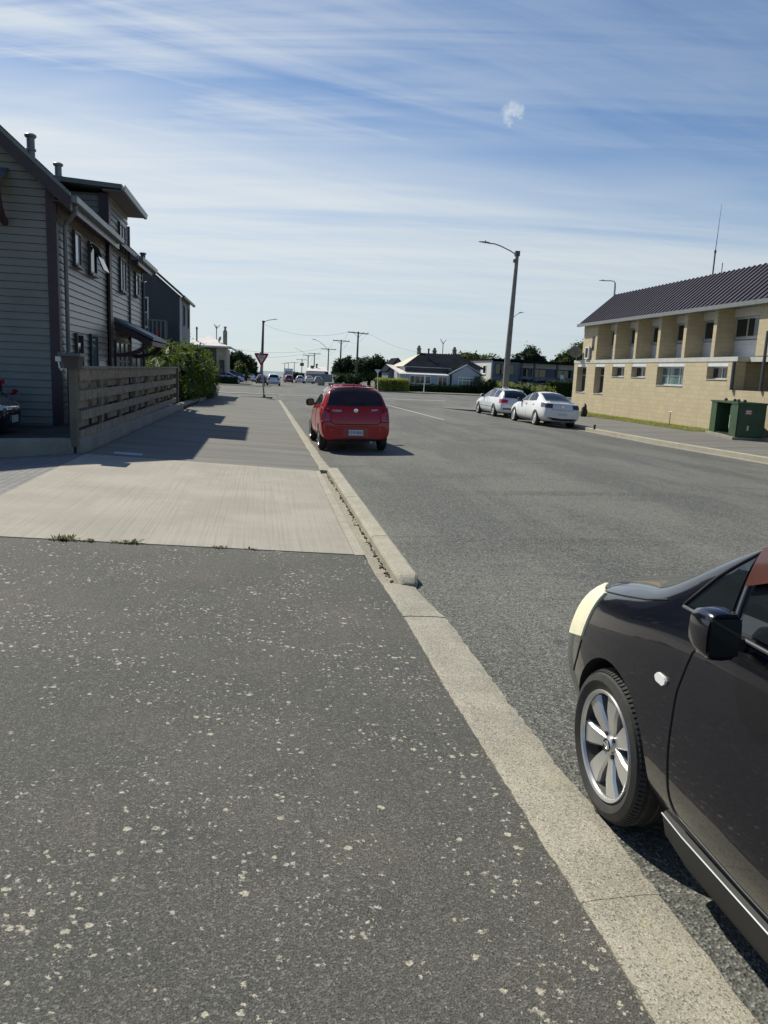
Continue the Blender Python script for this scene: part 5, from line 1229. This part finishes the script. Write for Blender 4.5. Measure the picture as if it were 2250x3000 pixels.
# --- near black hatchback
BK = car_root('hatchback_car', 'black hatchback cut by the right picture edge, cream tape over its headlight', 'parked cars', (2.232, 1.455, -.03), 0)
st = [(2.19, .34, .44, .56, .60, .30, .40, .38, .25),
      (2.15, .24, .42, .62, .71, .52, .62, .56, .40),
      (1.98, .19, .45, .735, .845, .66, .765, .70, .52),
      (1.72, .18, .47, .835, .935, .74, .83, .77, .58),
      (1.40, .18, .50, .905, 1.005, .80, .85, .80, .64),
      (1.22, .18, .52, .925, 1.04, .81, .852, .805, .68),
      (1.05, .18, .52, .945, 1.135, .81, .850, .805, .695),
      (.80, .18, .52, .975, 1.345, .81, .848, .80, .655),
      (.50, .18, .52, .99, 1.48, .81, .848, .80, .61),
      (.10, .18, .52, 1.0, 1.53, .81, .848, .80, .59),
      (-.50, .18, .52, .995, 1.53, .78, .848, .80, .58),
      (-1.0, .18, .52, 1.005, 1.52, .77, .848, .795, .57),
      (-1.45, .19, .52, 1.01, 1.45, .74, .84, .78, .55),
      (-1.78, .22, .52, 1.0, 1.28, .68, .80, .74, .54),
      (-1.98, .28, .52, .95, 1.05, .60, .74, .68, .52),
      (-2.03, .36, .52, .80, .86, .50, .66, .60, .46)]
me, bvh = bake_body(st, [(1.3, .315), (-1.3, .315)], .352, M['p_black'], 3)
add_body(BK, me)
WX = .83-.0925
put_wheels(BK, [(-.735, 1.3), (.735, 1.3), (-.735, -1.3), (.735, -1.3)], .312, .185, .222, 7, 'near', True)
patch(bvh, 'F', [(-.62, 1.06), (-.3, 1.05), (0, 1.045), (.3, 1.05), (.62, 1.06)], [(-.52, 1.40), (-.25, 1.44), (0, 1.45), (.25, 1.44), (.52, 1.40)], 'windscreen', M['glass'], BK, .004)
for s_ in 'LR':
    patch(bvh, s_, [(.90, 1.035), (.78, 1.04), (.67, 1.045)], [(.885, 1.05), (.80, 1.15), (.705, 1.25)], 'quarter_glass', M['glass'], BK, .004)
    patch(bvh, s_, [(.61, 1.045), (.0, 1.055), (-.32, 1.06)], [(.655, 1.28), (.3, 1.40), (-.28, 1.45)], 'front_window', M['glass'], BK, .004)
    patch(bvh, s_, [(-.42, 1.06), (-.9, 1.065), (-1.15, 1.08)], [(-.38, 1.435), (-.8, 1.43), (-1.1, 1.33)], 'rear_window', M['glass'], BK, .004)
    seam(bvh, s_, [(.93, 1.022), (.4, 1.028), (-.4, 1.04), (-1.2, 1.045)], 'belt_moulding', M['chrome'] if False else M['dsteel'], BK, .007, .002, 40)
    seam(bvh, s_, [(.93, 1.03), (.82, 1.17), (.69, 1.285), (.3, 1.425), (-.3, 1.475), (-.8, 1.455), (-1.1, 1.38)], 'window_surround', M['blackm'], BK, .006, .002, 40)
    seam(bvh, s_, [(.64, 1.04), (.685, 1.275)], 'pillar_trim', M['dsteel'], BK, .009, .002, 10)
    seam(bvh, s_, [(.74, .975), (.80, .90), (.83, .75), (.82, .55), (.80, .38), (.77, .33), (.4, .31), (-.36, .31)], 'front_door_gap', M['black'], BK, .0045, .0005, 60)
    seam(bvh, s_, [(-.37, 1.02), (-.38, .7), (-.36, .275)], 'rear_door_gap', M['black'], BK, .0045, .0005, 30)
    seam(bvh, s_, [(1.66, .865), (1.4, .92), (1.2, .965), (1.05, 1.01)], 'bonnet_gap', M['black'], BK, .004, .0005, 40)
    sg = -1 if s_ == 'L' else 1; mb = MB(); rg_ = []; ln_ = []
    for i_ in range(13):
        y = lerp(.865, -.88, i_/12); x_ = abs(pj(bvh, s_, max(-.8, min(.8, y)), .315, 0).x)+.004; e_ = .02 if i_ in (0, 12) else 0
        rg_.append([(sg*.70, y, .15), (sg*(x_-.035-e_), y, .15+e_), (sg*(x_-.008-e_), y, .19), (sg*(x_-e_*.4), y, .270), (sg*(x_-.03), y, .296)]); ln_.append((sg*(x_+.001-e_*.4), y, .274))
    mb.loft(rg_)
    local(mb, 'sill_skirt', M['blackm'], BK, True)
    mb = MB(); mb.tube(ln_, .0035, 6); local(mb, 'sill_line', M['steel'], BK, True)
    patch(bvh, s_, [(.962, .752), (.950, .740), (.905, .738), (.893, .75)], [(.962, .758), (.950, .772), (.905, .770), (.893, .76)], 'side_repeater', M['white'], BK, .010, 12, 4)
# wind deflector over the near door window
patch(bvh, 'L', [(.645, 1.165), (.3, 1.30), (-.3, 1.39)], [(.665, 1.275), (.3, 1.41), (-.3, 1.46)], 'wind_deflector', M['visor'], BK, .028, 16, 5)
# taped headlight on the near corner, plain lamp on the far one
diag = (Vector((.78, -.62, 0)).normalized(), Vector((.62, .78, 0)).normalized())
u_ = lambda x, y: .62*x/ math.hypot(.62, .78)+.78*y/math.hypot(.62, .78)
patch(bvh, diag, [(u_(-.80, 1.66), .655), (u_(-.74, 1.92), .580), (u_(-.58, 2.10), .575)], [(u_(-.74, 1.60), .87), (u_(-.66, 1.83), .855), (u_(-.52, 2.05), .775)], 'taped_headlight', M['tape'], BK, .008, 20, 10)
diag2 = (Vector((-.78, -.62, 0)).normalized(), Vector((-.62, .78, 0)).normalized())
patch(bvh, diag2, [(u_(-.80, 1.66), .655), (u_(-.74, 1.90), .56), (u_(-.58, 2.10), .55)], [(u_(-.74, 1.62), .80), (u_(-.66, 1.84), .765), (u_(-.50, 2.04), .69)], 'headlight', M['clearlamp'], BK, .006, 20, 10)
seam(bvh, 'L', [(1.66, .64), (1.68, .55), (1.72, .47)], 'bumper_gap', M['black'], BK, .004, .0005, 16)
mirror(BK, bvh, 'L', .56, 1.035, M['p_black'], .85, .66); mirror(BK, bvh, 'R', .56, 1.035, M['p_black'], .85, .66)
patch(bvh, 'B', [(-.55, 1.05), (0, 1.06), (.55, 1.05)], [(-.48, 1.36), (0, 1.39), (.48, 1.36)], 'rear_screen', M['glass'], BK, .004)
mb = MB(); seam(bvh, 'L', [(-.15, .89), (-.30, .895)], 'door_handle', M['p_black'], BK, .014, .02, 6)

# --- red hatchback
RDX = .97
RD = car_root('hatchback_car', 'dark red hatchback seen from behind, parked at the left kerb', 'parked cars', (2.10, 19.42, -.085), R(1.2), R(-1.0))
st = [(1.86, .34, .44, .58, .64, .40, .50, .44, .3), (1.78, .22, .44, .66, .74, .60, .70, .62, .45), (1.5, .18, .46, .76, .86, .72, .81, .74, .55),
      (1.1, .17, .48, .86, .95, .76, .84, .79, .62), (.82, .17, .5, .92, 1.03, .77, .845, .80, .68), (.55, .17, .5, .95, 1.22, .77, .845, .80, .64), (.2, .17, .5, .97, 1.42, .77, .845, .80, .60),
      (-.2, .17, .5, .98, 1.51, .77, .845, .80, .60), (-.7, .17, .5, .99, 1.525, .77, .845, .80, .60), (-1.2, .18, .52, 1.0, 1.515, .79, .855, .815, .61), (-1.46, .20, .52, 1.0, 1.49, .79, .855, .81, .61),
      (-1.56, .22, .52, 1.0, 1.43, .785, .85, .805, .62), (-1.70, .235, .52, .995, 1.13, .78, .845, .80, .69), (-1.775, .25, .50, .965, 1.03, .77, .835, .79, .70), (-1.83, .26, .48, .74, .84, .76, .825, .78, .70), (-1.85, .275, .46, .60, .68, .74, .80, .76, .68), (-1.852, .31, .44, .52, .58, .68, .74, .72, .64)]
me, bvh = bake_body(st, [(1.19, .30), (-1.19, .30)], .335, M['p_red'], 2)
add_body(RD, me)
put_wheels(RD, [(-.73, 1.19), (.73, 1.19), (-.73, -1.19), (.73, -1.19)], .297, .18, .2, 5, 'mid')
patch(bvh, 'B', [(-.66, 1.085), (0, 1.07), (.66, 1.085)], [(-.55, 1.44), (0, 1.465), (.55, 1.44)], 'rear_screen', M['glass_red'], RD, .006, 18, 8)
seam(bvh, 'B', [(-.67, 1.075), (0, 1.06), (.67, 1.075), (.56, 1.445), (0, 1.475), (-.56, 1.445), (-.67, 1.075)], 'screen_seal', M['black'], RD, .014, .0, 60)
seam(bvh, 'B', [(-.52, 1.485), (0, 1.505), (.52, 1.485)], 'roof_spoiler', M['p_red'], RD, .028, .0, 20)
patch(bvh, 'F', [(-.6, .99), (0, 1.0), (.6, .99)], [(-.5, 1.40), (0, 1.44), (.5, 1.40)], 'windscreen', M['glass'], RD, .004)
for s_ in 'LR':
    patch(bvh, s_, [(.70, 1.0), (0, 1.02), (-.28, 1.025)], [(.60, 1.10), (.2, 1.36), (-.26, 1.42)], 'front_window', M['glass'], RD, .005)
    patch(bvh, s_, [(-.36, 1.03), (-.9, 1.05), (-1.28, 1.10)], [(-.34, 1.425), (-.9, 1.43), (-1.22, 1.36)], 'rear_window', M['glass'], RD, .005)
    seam(bvh, s_, [(.78, .95), (.76, .4), (.5, .27), (-.3, .27)], 'front_door_gap', M['black'], RD, .005, 0, 30)
    seam(bvh, s_, [(-.32, 1.0), (-.32, .3)], 'rear_door_gap', M['black'], RD, .005, 0, 16)
    seam(bvh, s_, [(.86, .215), (0, .215), (-.86, .215)], 'sill', M['blackm'], RD, .02, 0, 16)
    mirror(RD, bvh, s_, .52, 1.02, M['black'], 1.05)
    d2 = (Vector((.5 if s_ == 'L' else -.5, .86, 0)).normalized(), Vector((.86, -.5 if s_ == 'L' else .5, 0)).normalized())
    sg = -1 if s_ == 'L' else 1
    uu = lambda x, y: d2[1].x*x+d2[1].y*y
    a, b = (uu(sg*.80, -1.62), uu(sg*.60, -1.83)); lo, hi = sorted((a, b))
    tl = patch(bvh, d2, [(lo, .70), (hi, .70)], [(lo, 1.03 if sg < 0 else .88), (hi, .88 if sg < 0 else 1.03)], 'tail_light', M['redlamp'], RD, .010, 8, 8)
    seam(bvh, d2, [(lo, .70), (hi, .70), (hi, .88 if sg < 0 else 1.03), (lo, 1.03 if sg < 0 else .88), (lo, .70)], 'lamp_gasket', M['black'], tl, .008, .008, 40)
    lo2, hi2 = sorted((uu(sg*.80, -1.66), uu(sg*.70, -1.80))); patch(bvh, d2, [(lo2, .75), (hi2, .75)], [(lo2, .88), (hi2, .88)], 'indicator_lens', M['smokelamp'], tl, .010, 6, 4)
    mb = MB(); p = pj(bvh, 'B', sg*.58, .52, 0); mb.lathe([(.045, -.012), (.04, -.018), (0, -.018)], (p.x, p.y, p.z), 'y', 14); local(mb, 'reflector', M['redlamp'], RD, True)
seam(bvh, 'B', [(-.66, 1.0), (-.60, .70), (-.52, .645), (0, .64), (.52, .645), (.60, .70), (.66, 1.0)], 'tailgate_gap', M['black'], RD, .010, 0, 50)
patch(bvh, 'B', [(-.30, .36), (.30, .36)], [(-.30, .565), (.30, .565)], 'plate_recess', M['p_red2'], RD, .002, 8, 4)
plate(RD, bvh, 'B', .455, 'ESW862')
mb = MB(); p = pj(bvh, 'B', 0, .955, 0); mb.lathe([(.05, -.004), (.05, -.012), (.044, -.014), (0, -.014)], (p.x, p.y, p.z), 'y', 20); bg = local(mb, 'badge', M['chrome'], RD, True)
text('S', .085, M['chrome'], bg, (p.x, p.y-.0165, p.z), (R(90), 0, 0), 'badge_letter', .002)
p = pj(bvh, 'B', -.45, .945, .004); text('SUZUKI', .06, M['chrome'], RD, (-.45, p.y, p.z), (R(82), 0, R(-4)), 'tailgate_lettering', .002)
p = pj(bvh, 'B', .45, .965, .004); text('SWIFT', .055, M['chrome'], RD, (.45, p.y, p.z), (R(82), 0, R(4)), 'tailgate_lettering', .002)
mb = MB(); p = pj(bvh, 'T', .0, -1.32, 0); mb.tube([p, p+Vector((0, -.03, .03)), p+Vector((0, -.10, .17))], [.014, .010, .004], 6); local(mb, 'roof_aerial', M['black'], RD, True)
patch(bvh, 'B', [(-.66, .26), (0, .27), (.66, .26)], [(-.60, .31), (0, .33), (.60, .31)], 'bumper_lip', M['blackm'], RD, .004, 12, 3)
mb = MB(); mb.tube([(.38, -1.80, .235), (.38, -1.55, .235)], .03, 10); local(mb, 'exhaust', M['steel'], RD, True)
mb = MB(); seam(bvh, 'B', [(-.12, 1.10), (.25, 1.12)], 'rear_wiper', M['black'], RD, .009, .02, 8)
RD.scale = (RDX, 1, 1)

# --- silver sedan
def sedan(root, paint, lamp, detail=True, txt=None, wk='sed'):
    st = [(2.2, .36, .46, .58, .63, .42, .52, .46, .3), (2.12, .22, .45, .66, .72, .62, .74, .66, .48), (1.85, .18, .47, .74, .82, .74, .84, .77, .56), (1.4, .17, .5, .83, .90, .79, .87, .81, .62),
          (1.0, .17, .5, .89, .97, .80, .877, .82, .68), (.78, .17, .5, .92, 1.06, .80, .877, .82, .68), (.45, .17, .5, .94, 1.25, .80, .875, .82, .63), (.1, .17, .5, .955, 1.39, .80, .875, .82, .595),
          (-.35, .17, .5, .965, 1.45, .80, .875, .82, .585), (-.8, .17, .52, .975, 1.435, .80, .875, .82, .575), (-1.15, .18, .52, .985, 1.34, .79, .875, .815, .565), (-1.5, .19, .53, .995, 1.18, .78, .872, .81, .58), (-1.72, .20, .54, 1.0, 1.075, .77, .865, .80, .60),
          (-1.95, .22, .54, .985, 1.055, .75, .85, .78, .62), (-2.12, .24, .52, .96, 1.04, .72, .82, .75, .62), (-2.20, .27, .50, .80, .88, .69, .79, .73, .62), (-2.24, .33, .48, .62, .68, .62, .72, .68, .58)]
    me, bvh = bake_body(st, [(1.32, .31), (-1.32, .31)], .35, paint, 2)
    add_body(root, me)
    put_wheels(root, [(-.765, 1.32), (.765, 1.32), (-.765, -1.32), (.765, -1.32)], .315, .2, .225, 10, wk)
    patch(bvh, 'B', [(-.58, 1.065), (0, 1.07), (.58, 1.065)], [(-.49, 1.36), (0, 1.40), (.49, 1.36)], 'rear_screen', M['glass'], root, .006)
    patch(bvh, 'F', [(-.6, 1.0), (0, 1.01), (.6, 1.0)], [(-.5, 1.35), (0, 1.39), (.5, 1.35)], 'windscreen', M['glass'], root, .005)
    for s_ in 'LR':
        patch(bvh, s_, [(.70, .98), (.2, .995), (-.18, 1.0)], [(.62, 1.05), (.2, 1.29), (-.16, 1.365)], 'front_window', M['glass'], root, .005)
        patch(bvh, s_, [(-.25, 1.005), (-.7, 1.015), (-1.12, 1.05)], [(-.23, 1.37), (-.6, 1.365), (-.98, 1.25)], 'rear_window', M['glass'], root, .005)
        seam(bvh, s_, [(.8, .95), (.78, .4), (.5, .26), (-.2, .26)], 'front_door_gap', M['dsteel'], root, .005, 0, 30)
        seam(bvh, s_, [(-.2, 1.0), (-.2, .28)], 'rear_door_gap', M['dsteel'], root, .005, 0, 16)
        seam(bvh, s_, [(-.02, .86), (-.18, .865)], 'door_handle', M['chrome'], root, .018, .014, 6)
        seam(bvh, s_, [(-.88, .87), (-1.02, .875)], 'door_handle', M['chrome'], root, .018, .014, 6)
        seam(bvh, s_, [(.9, .24), (0, .24), (-.9, .24)], 'side_skirt', M['dsteel'], root, .014, .0, 16)
        mirror(root, bvh, s_, .55, .98, M['black'] if detail else paint, 1.0)
        sg = -1 if s_ == 'L' else 1
        d2 = (Vector((.42 if s_ == 'L' else -.42, .9, 0)).normalized(), Vector((.9, -.42 if s_ == 'L' else .42, 0)).normalized())
        uu = lambda x, y: d2[1].x*x+d2[1].y*y
        lo, hi = sorted((uu(sg*.84, -1.86), uu(sg*.44, -2.19)))
        patch(bvh, d2, [(lo, .80), (hi, .78)] if sg < 0 else [(lo, .78), (hi, .80)], [(lo, .985), (hi, .95)] if sg < 0 else [(lo, .95), (hi, .985)], 'tail_light', lamp, root, .006, 10, 5)
        d3 = (Vector((.5 if s_ == 'L' else -.5, -.86, 0)).normalized(), Vector((.86, .5 if s_ == 'L' else -.5, 0)).normalized())
        uf = lambda x, y: d3[1].x*x+d3[1].y*y
        lo, hi = sorted((uf(sg*.80, 1.85), uf(sg*.5, 2.13))); patch(bvh, d3, [(lo, .60), (hi, .60)], [(lo, .72), (hi, .72)], 'headlight', M['clearlamp'], root, .006, 8, 4)
    plate(root, bvh, 'B', .55, txt, .40, .11)
    seam(bvh, 'B', [(-.5, .98), (-.46, .74), (0, .72), (.46, .74), (.5, .98)], 'boot_gap', M['dsteel'], root, .006, 0, 40)
    patch(bvh, 'B', [(-.70, .25), (0, .26), (.70, .25)], [(-.60, .41), (0, .38), (.60, .41)], 'bumper_vent', M['blackm'], root, .004, 12, 3)
    seam(bvh, 'B', [(-.55, 1.035), (0, 1.05), (.55, 1.035)], 'boot_spoiler', paint, root, .022, .012, 16)
    mb = MB(); p = pj(bvh, 'B', 0, .88, 0); mb.lathe([(.045, -.004), (.04, -.014), (0, -.014)], (p.x, p.y, p.z), 'y', 14); local(mb, 'badge', M['chrome'], root, True)
    return bvh
SV = car_root('sedan_car', 'pale silver sedan with smoked tail lights, nearer car at the right kerb', 'parked cars', (12.22, 32.75, -.20), R(1.0), R(2.6))
sedan(SV, M['p_silver'], M['smokelamp'])

# --- station wagon
def wagon(root, paint, wk='wag', rails=True, lamp=None):
    st = [(2.3, .36, .46, .56, .61, .42, .52, .46, .3), (2.2, .22, .45, .65, .70, .62, .73, .66, .48), (1.9, .18, .47, .74, .80, .74, .82, .76, .56), (1.45, .17, .5, .83, .89, .78, .845, .79, .62),
          (1.0, .17, .5, .88, .95, .78, .848, .80, .68), (.78, .17, .5, .91, 1.04, .78, .848, .80, .66), (.4, .17, .5, .93, 1.25, .78, .848, .80, .61), (.05, .17, .5, .94, 1.41, .78, .848, .80, .585), (-.5, .17, .5, .95, 1.45, .78, .848, .80, .58),
          (-1.1, .17, .52, .96, 1.445, .78, .848, .80, .575), (-1.7, .19, .53, .96, 1.40, .77, .845, .79, .565), (-1.98, .21, .53, .955, 1.32, .75, .83, .78, .56), (-2.14, .23, .53, .95, 1.10, .73, .82, .77, .60), (-2.24, .25, .52, .90, .97, .71, .80, .75, .62), (-2.33, .28, .50, .70, .78, .68, .77, .72, .62), (-2.35, .34, .48, .58, .63, .6, .7, .66, .56)]
    me, bvh = bake_body(st, [(1.33, .31), (-1.32, .31)], .35, paint, 2)
    add_body(root, me)
    put_wheels(root, [(-.745, 1.33), (.745, 1.33), (-.745, -1.32), (.745, -1.32)], .312, .19, .20, 6, wk)
    patch(bvh, 'B', [(-.60, .985), (0, .98), (.60, .985)], [(-.50, 1.33), (0, 1.36), (.50, 1.33)], 'rear_screen', M['glass'], root, .006)
    patch(bvh, 'F', [(-.6, .98), (0, .99), (.6, .98)], [(-.5, 1.36), (0, 1.40), (.5, 1.36)], 'windscreen', M['glass'], root, .005)
    for s_ in 'LR':
        for a0, a1, t0, t1, z0, z1 in ((.70, -.18, .60, -.17, 1.03, 1.36), (-.24, -1.05, -.23, -1.04, 1.365, 1.36), (-1.12, -1.78, -1.11, -1.70, 1.355, 1.30)):
            patch(bvh, s_, [(a0, .975), (a1, .985)], [(t0, z0), ((t0+t1)/2, (z0+z1)/2+(.09 if a0 > .5 else .0)), (t1, z1)], 'side_window', M['glass'], root, .005)
        seam(bvh, s_, [(.8, .93), (.78, .4), (.5, .26), (-.2, .26)], 'front_door_gap', M['dsteel'], root, .005, 0, 30)
        seam(bvh, s_, [(-.2, .97), (-.2, .28)], 'rear_door_gap', M['dsteel'], root, .005, 0, 16)
        seam(bvh, s_, [(1.0, .50), (0, .50), (-1.0, .50)], 'rub_strip', M['dsteel'], root, .012, .002, 16)
        mirror(root, bvh, s_, .55, .97, paint, .95)
        sg = -1 if s_ == 'L' else 1
        d2 = (Vector((.35 if s_ == 'L' else -.35, .93, 0)).normalized(), Vector((.93, -.35 if s_ == 'L' else .35, 0)).normalized())
        uu = lambda x, y: d2[1].x*x+d2[1].y*y
        lo, hi = sorted((uu(sg*.81, -2.1), uu(sg*.42, -2.28))); patch(bvh, d2, [(lo, .72), (hi, .74)] if sg < 0 else [(lo, .74), (hi, .72)], [(lo, .90), (hi, .90)], 'tail_light', M['redlamp'], root, .007, 10, 5)
        if rails:
            mb = MB(); mb.tube([pj(bvh, 'T', sg*.50, y, .035 if -1.6 < y < .0 else .0) for y in frange(.1, -1.75, 12)], .018, 6); local(mb, 'roof_rail', M['dsteel'], root, True)
    plate(root, bvh, 'B', .66, None)
    patch(bvh, 'B', [(-.66, .42), (0, .42), (.66, .42)], [(-.66, .50), (0, .50), (.66, .50)], 'bumper_strip', M['dsteel'], root, .006, 12, 3)
    return bvh
WG = car_root('station_wagon', 'white station wagon with a red tail light, farther car at the right kerb', 'parked cars', (12.15, 38.6, -.20), R(.5), R(2.4))
wagon(WG, M['p_white'])

# --- dark blue car nose in the driveway on the left
DC = car_root('sedan_car', 'dark blue car nosing out behind the low wall, against the weatherboard gable', 'parked cars', (-6.80, 15.45, .19), R(-90))
bv = sedan(DC, M['p_blue'], M['redlamp'], wk='sed')
plate(DC, bv, 'F', .42, None)
patch(bv, 'F', [(-.35, .60), (0, .61), (.35, .60)], [(-.35, .635), (0, .645), (.35, .635)], 'grille_bar', M['chrome'], DC, .010, 10, 2)

# --- distant vehicles
FG = 'distant vehicles down the street'
FV = car_root('minivan', 'silver white minivan facing away, just right of the give way sign post', FG, (1.45, 107, gz(107)-.05), 0)
wagon(FV, M['p_white'], rails=False); FV.scale = (1.06, .95, 1.12)
f2 = car_root('sedan_car', 'dark car half hidden left of the far minivan', FG, (-.15, 119, gz(119)-.05), 0); sedan(f2, M['p_blue'], M['redlamp'])
f3 = car_root('station_wagon', 'far red car driving away along the middle of the street', FG, (5.3, 162, gz(162)-.05), 0); wagon(f3, M['p_red2'], rails=False); f3.scale = (1.05, 1, 1.15)
TR = empty('box_truck', (5.9, 178, gz(178)-.05), 'white box truck ahead of the far red car', 'truck', FG)
z = gz(178)
mb = MB(); mb.box(4.75, 6.75, 178, 183, z+.7, z+3.0); mb.build('box_body', M['p_white'], TR)
mb = MB(); mb.box(4.9, 6.6, 183.1, 185, z+.6, z+2.3); mb.build('cab', M['p_white'], TR)
mb = MB(); mb.box(5.0, 6.5, 177.95, 177.999, z+1.3, z+2.4); mb.build('rear_door', M['p_grey'], TR)
for x in (4.95, 6.55):
    for y in (179, 184):
        mb = MB(); mb.lathe([(.0, -.12), (.42, -.12), (.42, .12), (0, .12)], (x, y, z+.37), 'x', 14); mb.build('wheel', M['rubber'], TR)
for nm, lab, x, y, pm, fn in (('station_wagon', 'far white car parked on the right, left one of a pair', 7.6, 163, 'p_white', wagon), ('sedan_car', 'far pale grey car parked on the right, right one of a pair', 9.3, 160, 'p_silver', sedan),
                              ('sedan_car', 'far grey car parked beside the white roofed building', 11.6, 166, 'p_grey', sedan)):
    o = car_root(nm, lab, FG, (x, y, gz(y)-.05), 0)
    if fn is wagon: wagon(o, M[pm], rails=False)
    else: sedan(o, M[pm], M['redlamp'])
    o.scale = (1, 1, 1.1)
o = car_root('sedan_car', 'pale lilac car behind the low hedge of the beige house', FG, (-4.6, 103.3, gz(103)+.12), R(-80)); sedan(o, M['p_lav'], M['redlamp'])
o = car_root('sedan_car', 'far dark car parked under the left trees', FG, (-5.0, 124, gz(124)+.55), R(-80)); sedan(o, M['p_blue'], M['redlamp'])
o = car_root('sedan_car', 'far silver car parked left of the give way sign post, below the trees', FG, (-2.3, 139, gz(139)+.05), R(10)); sedan(o, M['p_silver'], M['redlamp'])
mb = MB(); mb.lathe([(.22, 0), (.22, .03), (.12, .05), (.03, .7), (0, .7)], (10.8, 150, gz(150)), 'z', 10); tag(mb.build('traffic_cone', M['orange'], base=(10.8, 150, gz(150))), 'small orange traffic cone far away by the third power pole', 'cone')

# ------------------------------------------------------------------ sky, sun, camera
EL, AZ = R(48.5), R(-36.5)      # azimuth measured from +Y towards +X
sv = Vector((math.cos(EL)*math.sin(AZ), math.cos(EL)*math.cos(AZ), math.sin(EL)))
su = bpy.data.lights.new('sun', 'SUN'); su.energy = 4.9; su.angle = R(.53); su.color = (1, .955, .82)
so = bpy.data.objects.new('sun', su); col.objects.link(so); so.rotation_euler = (-sv).to_track_quat('-Z', 'Y').to_euler(); so.location = sv*60

w = bpy.data.worlds.new('World'); sc.world = w; w.use_nodes = True
k = NT(w.node_tree); bg = w.node_tree.nodes['Background']
sky = k.node('ShaderNodeTexSky', sky_type='NISHITA', sun_disc=False, sun_elevation=EL, sun_rotation=AZ, altitude=20, air_density=1.0, dust_density=.15, ozone_density=3.0)
g = k.node('ShaderNodeTexCoord').outputs['Generated']
s = k.node('ShaderNodeSeparateXYZ', {0: g}); dx, dy, dz = s.outputs
inv = k.math('DIVIDE', 1.0, k.math('ADD', k.math('MAXIMUM', dz, 0.0), .07))
pl = k.node('ShaderNodeCombineXYZ'); k.l.new(k.math('MULTIPLY', dx, inv), pl.inputs[0]); k.l.new(k.math('MULTIPLY', dy, inv), pl.inputs[1]); P = pl.outputs[0]
def rotp(v, a):
    nd = k.node('ShaderNodeVectorRotate', {'Axis': (0, 0, 1), 'Angle': a}, rotation_type='AXIS_ANGLE'); k.l.new(v, nd.inputs['Vector']); return nd.outputs[0]
# broad veil ahead, its upper edge higher on the left; streaks above it to the left; clear to the upper right, overhead and behind
big = k.noise(k.scl(rotp(P, R(10)), .22, .60, 1), 1.0, 5, .55, .5)
edge = k.math('SUBTRACT', k.math('SUBTRACT', .255, k.math('MULTIPLY', dx, .10)), dz)
veil = k.step(k.math('ADD', edge, k.math('MULTIPLY', k.math('SUBTRACT', big, .5), .40)), -.075, .07)
low = k.math('ADD', .86, k.math('MULTIPLY', k.step(dz, .0, .13), .14))
fil = k.noise(k.scl(rotp(P, R(14)), .40, 3.4, 1), 1.0, 5, .58, .9)
fil2 = k.noise(k.scl(rotp(P, R(-20)), .5, 4.2, 1), 1.3, 5, .58, .7)
fine = k.math('ADD', k.math('MULTIPLY', fil, .6), k.math('MULTIPLY', fil2, .4))
streak = k.step(fine, .34, .64)
gap = k.step(k.noise(k.scl(rotp(P, R(5)), .16, .75, 1), 1.0, 5, .55, .35), .49, .72)
cl = k.math('MULTIPLY', k.math('MULTIPLY', veil, low), k.math('ADD', .82, k.math('MULTIPLY', streak, .18)))
cl = k.math('MULTIPLY', cl, k.math('SUBTRACT', 1.0, k.math('MULTIPLY', gap, .44)))
leftw = k.math('ADD', .28, k.math('MULTIPLY', k.step(dx, .42, -.22), .60))
thin = k.math('MULTIPLY', k.step(fine, .28, .70), leftw)
cl = k.math('MAXIMUM', cl, thin)
pd = (0.2765, 0.9129, 0.3002)
dt = k.node('ShaderNodeVectorMath', {1: pd}, operation='DOT_PRODUCT'); k.l.new(g, dt.inputs[0])
m_ = k.step(k.math('ADD', dt.outputs['Value'], k.math('MULTIPLY', k.math('SUBTRACT', k.noise(g, 60, 6, .65), .5), .0007)), math.cos(R(1.15)), math.cos(R(.1))+.0001)
cl = k.math('MAXIMUM', cl, k.math('MULTIPLY', m_, .80))
front = k.math('MULTIPLY', k.step(dy, -.25, .45), k.math('SUBTRACT', 1.0, k.math('MULTIPLY', k.step(dz, .45, .75), .85)))  # clouds cleared from unseen sky overhead and behind to lessen fill light
cl = k.math('MULTIPLY', k.math('MULTIPLY', cl, front), .95, True)
sunw = k.node('ShaderNodeVectorMath', {1: tuple(sv)}, operation='DOT_PRODUCT'); k.l.new(g, sunw.inputs[0])
ccol = k.mix(k.step(sunw.outputs['Value'], .15, .9), (7.4, 8.3, 8.9), (9.9, 10.5, 10.8))
tint = k.mix(1.0, sky.outputs[0], (.90, 1.06, 1.22), 'MULTIPLY')
out = k.mix(cl, tint, ccol)
k.l.new(out, bg.inputs['Color']); bg.inputs['Strength'].default_value = .075

cam = bpy.data.cameras.new('Camera'); co = bpy.data.objects.new('Camera', cam); col.objects.link(co); sc.camera = co
cam.sensor_fit = 'VERTICAL'; cam.sensor_height = 36; cam.sensor_width = 27; cam.lens = 27.0; cam.clip_end = 6000; cam.clip_start = .05
CX, CY, FF, ROLL = 1125., 1500., 2250., .043
d = Vector((770-CX, -(1077-CY), FF)).normalized(); hd = Vector((1, -math.tan(ROLL), 0)); zz = d.cross(hd)
if zz.y < 0: zz = -zz
zz.normalize(); xx = (hd-d*hd.dot(d)).normalized()
Rw = Matrix((xx, d, zz))     # world <- camera(x right, y up, z forward)
m3 = Matrix((Rw.col[0], Rw.col[1], -Rw.col[2])).transposed()
co.matrix_world = Matrix.Translation((0, 0, 1.75)) @ m3.to_4x4()

sc.view_settings.view_transform = 'Standard'; sc.view_settings.look = 'None'; sc.view_settings.exposure = 0.08; sc.view_settings.gamma = 1.0
sc.cycles.max_bounces = 6; sc.cycles.diffuse_bounces = 3; sc.cycles.glossy_bounces = 3; sc.cycles.transmission_bounces = 3
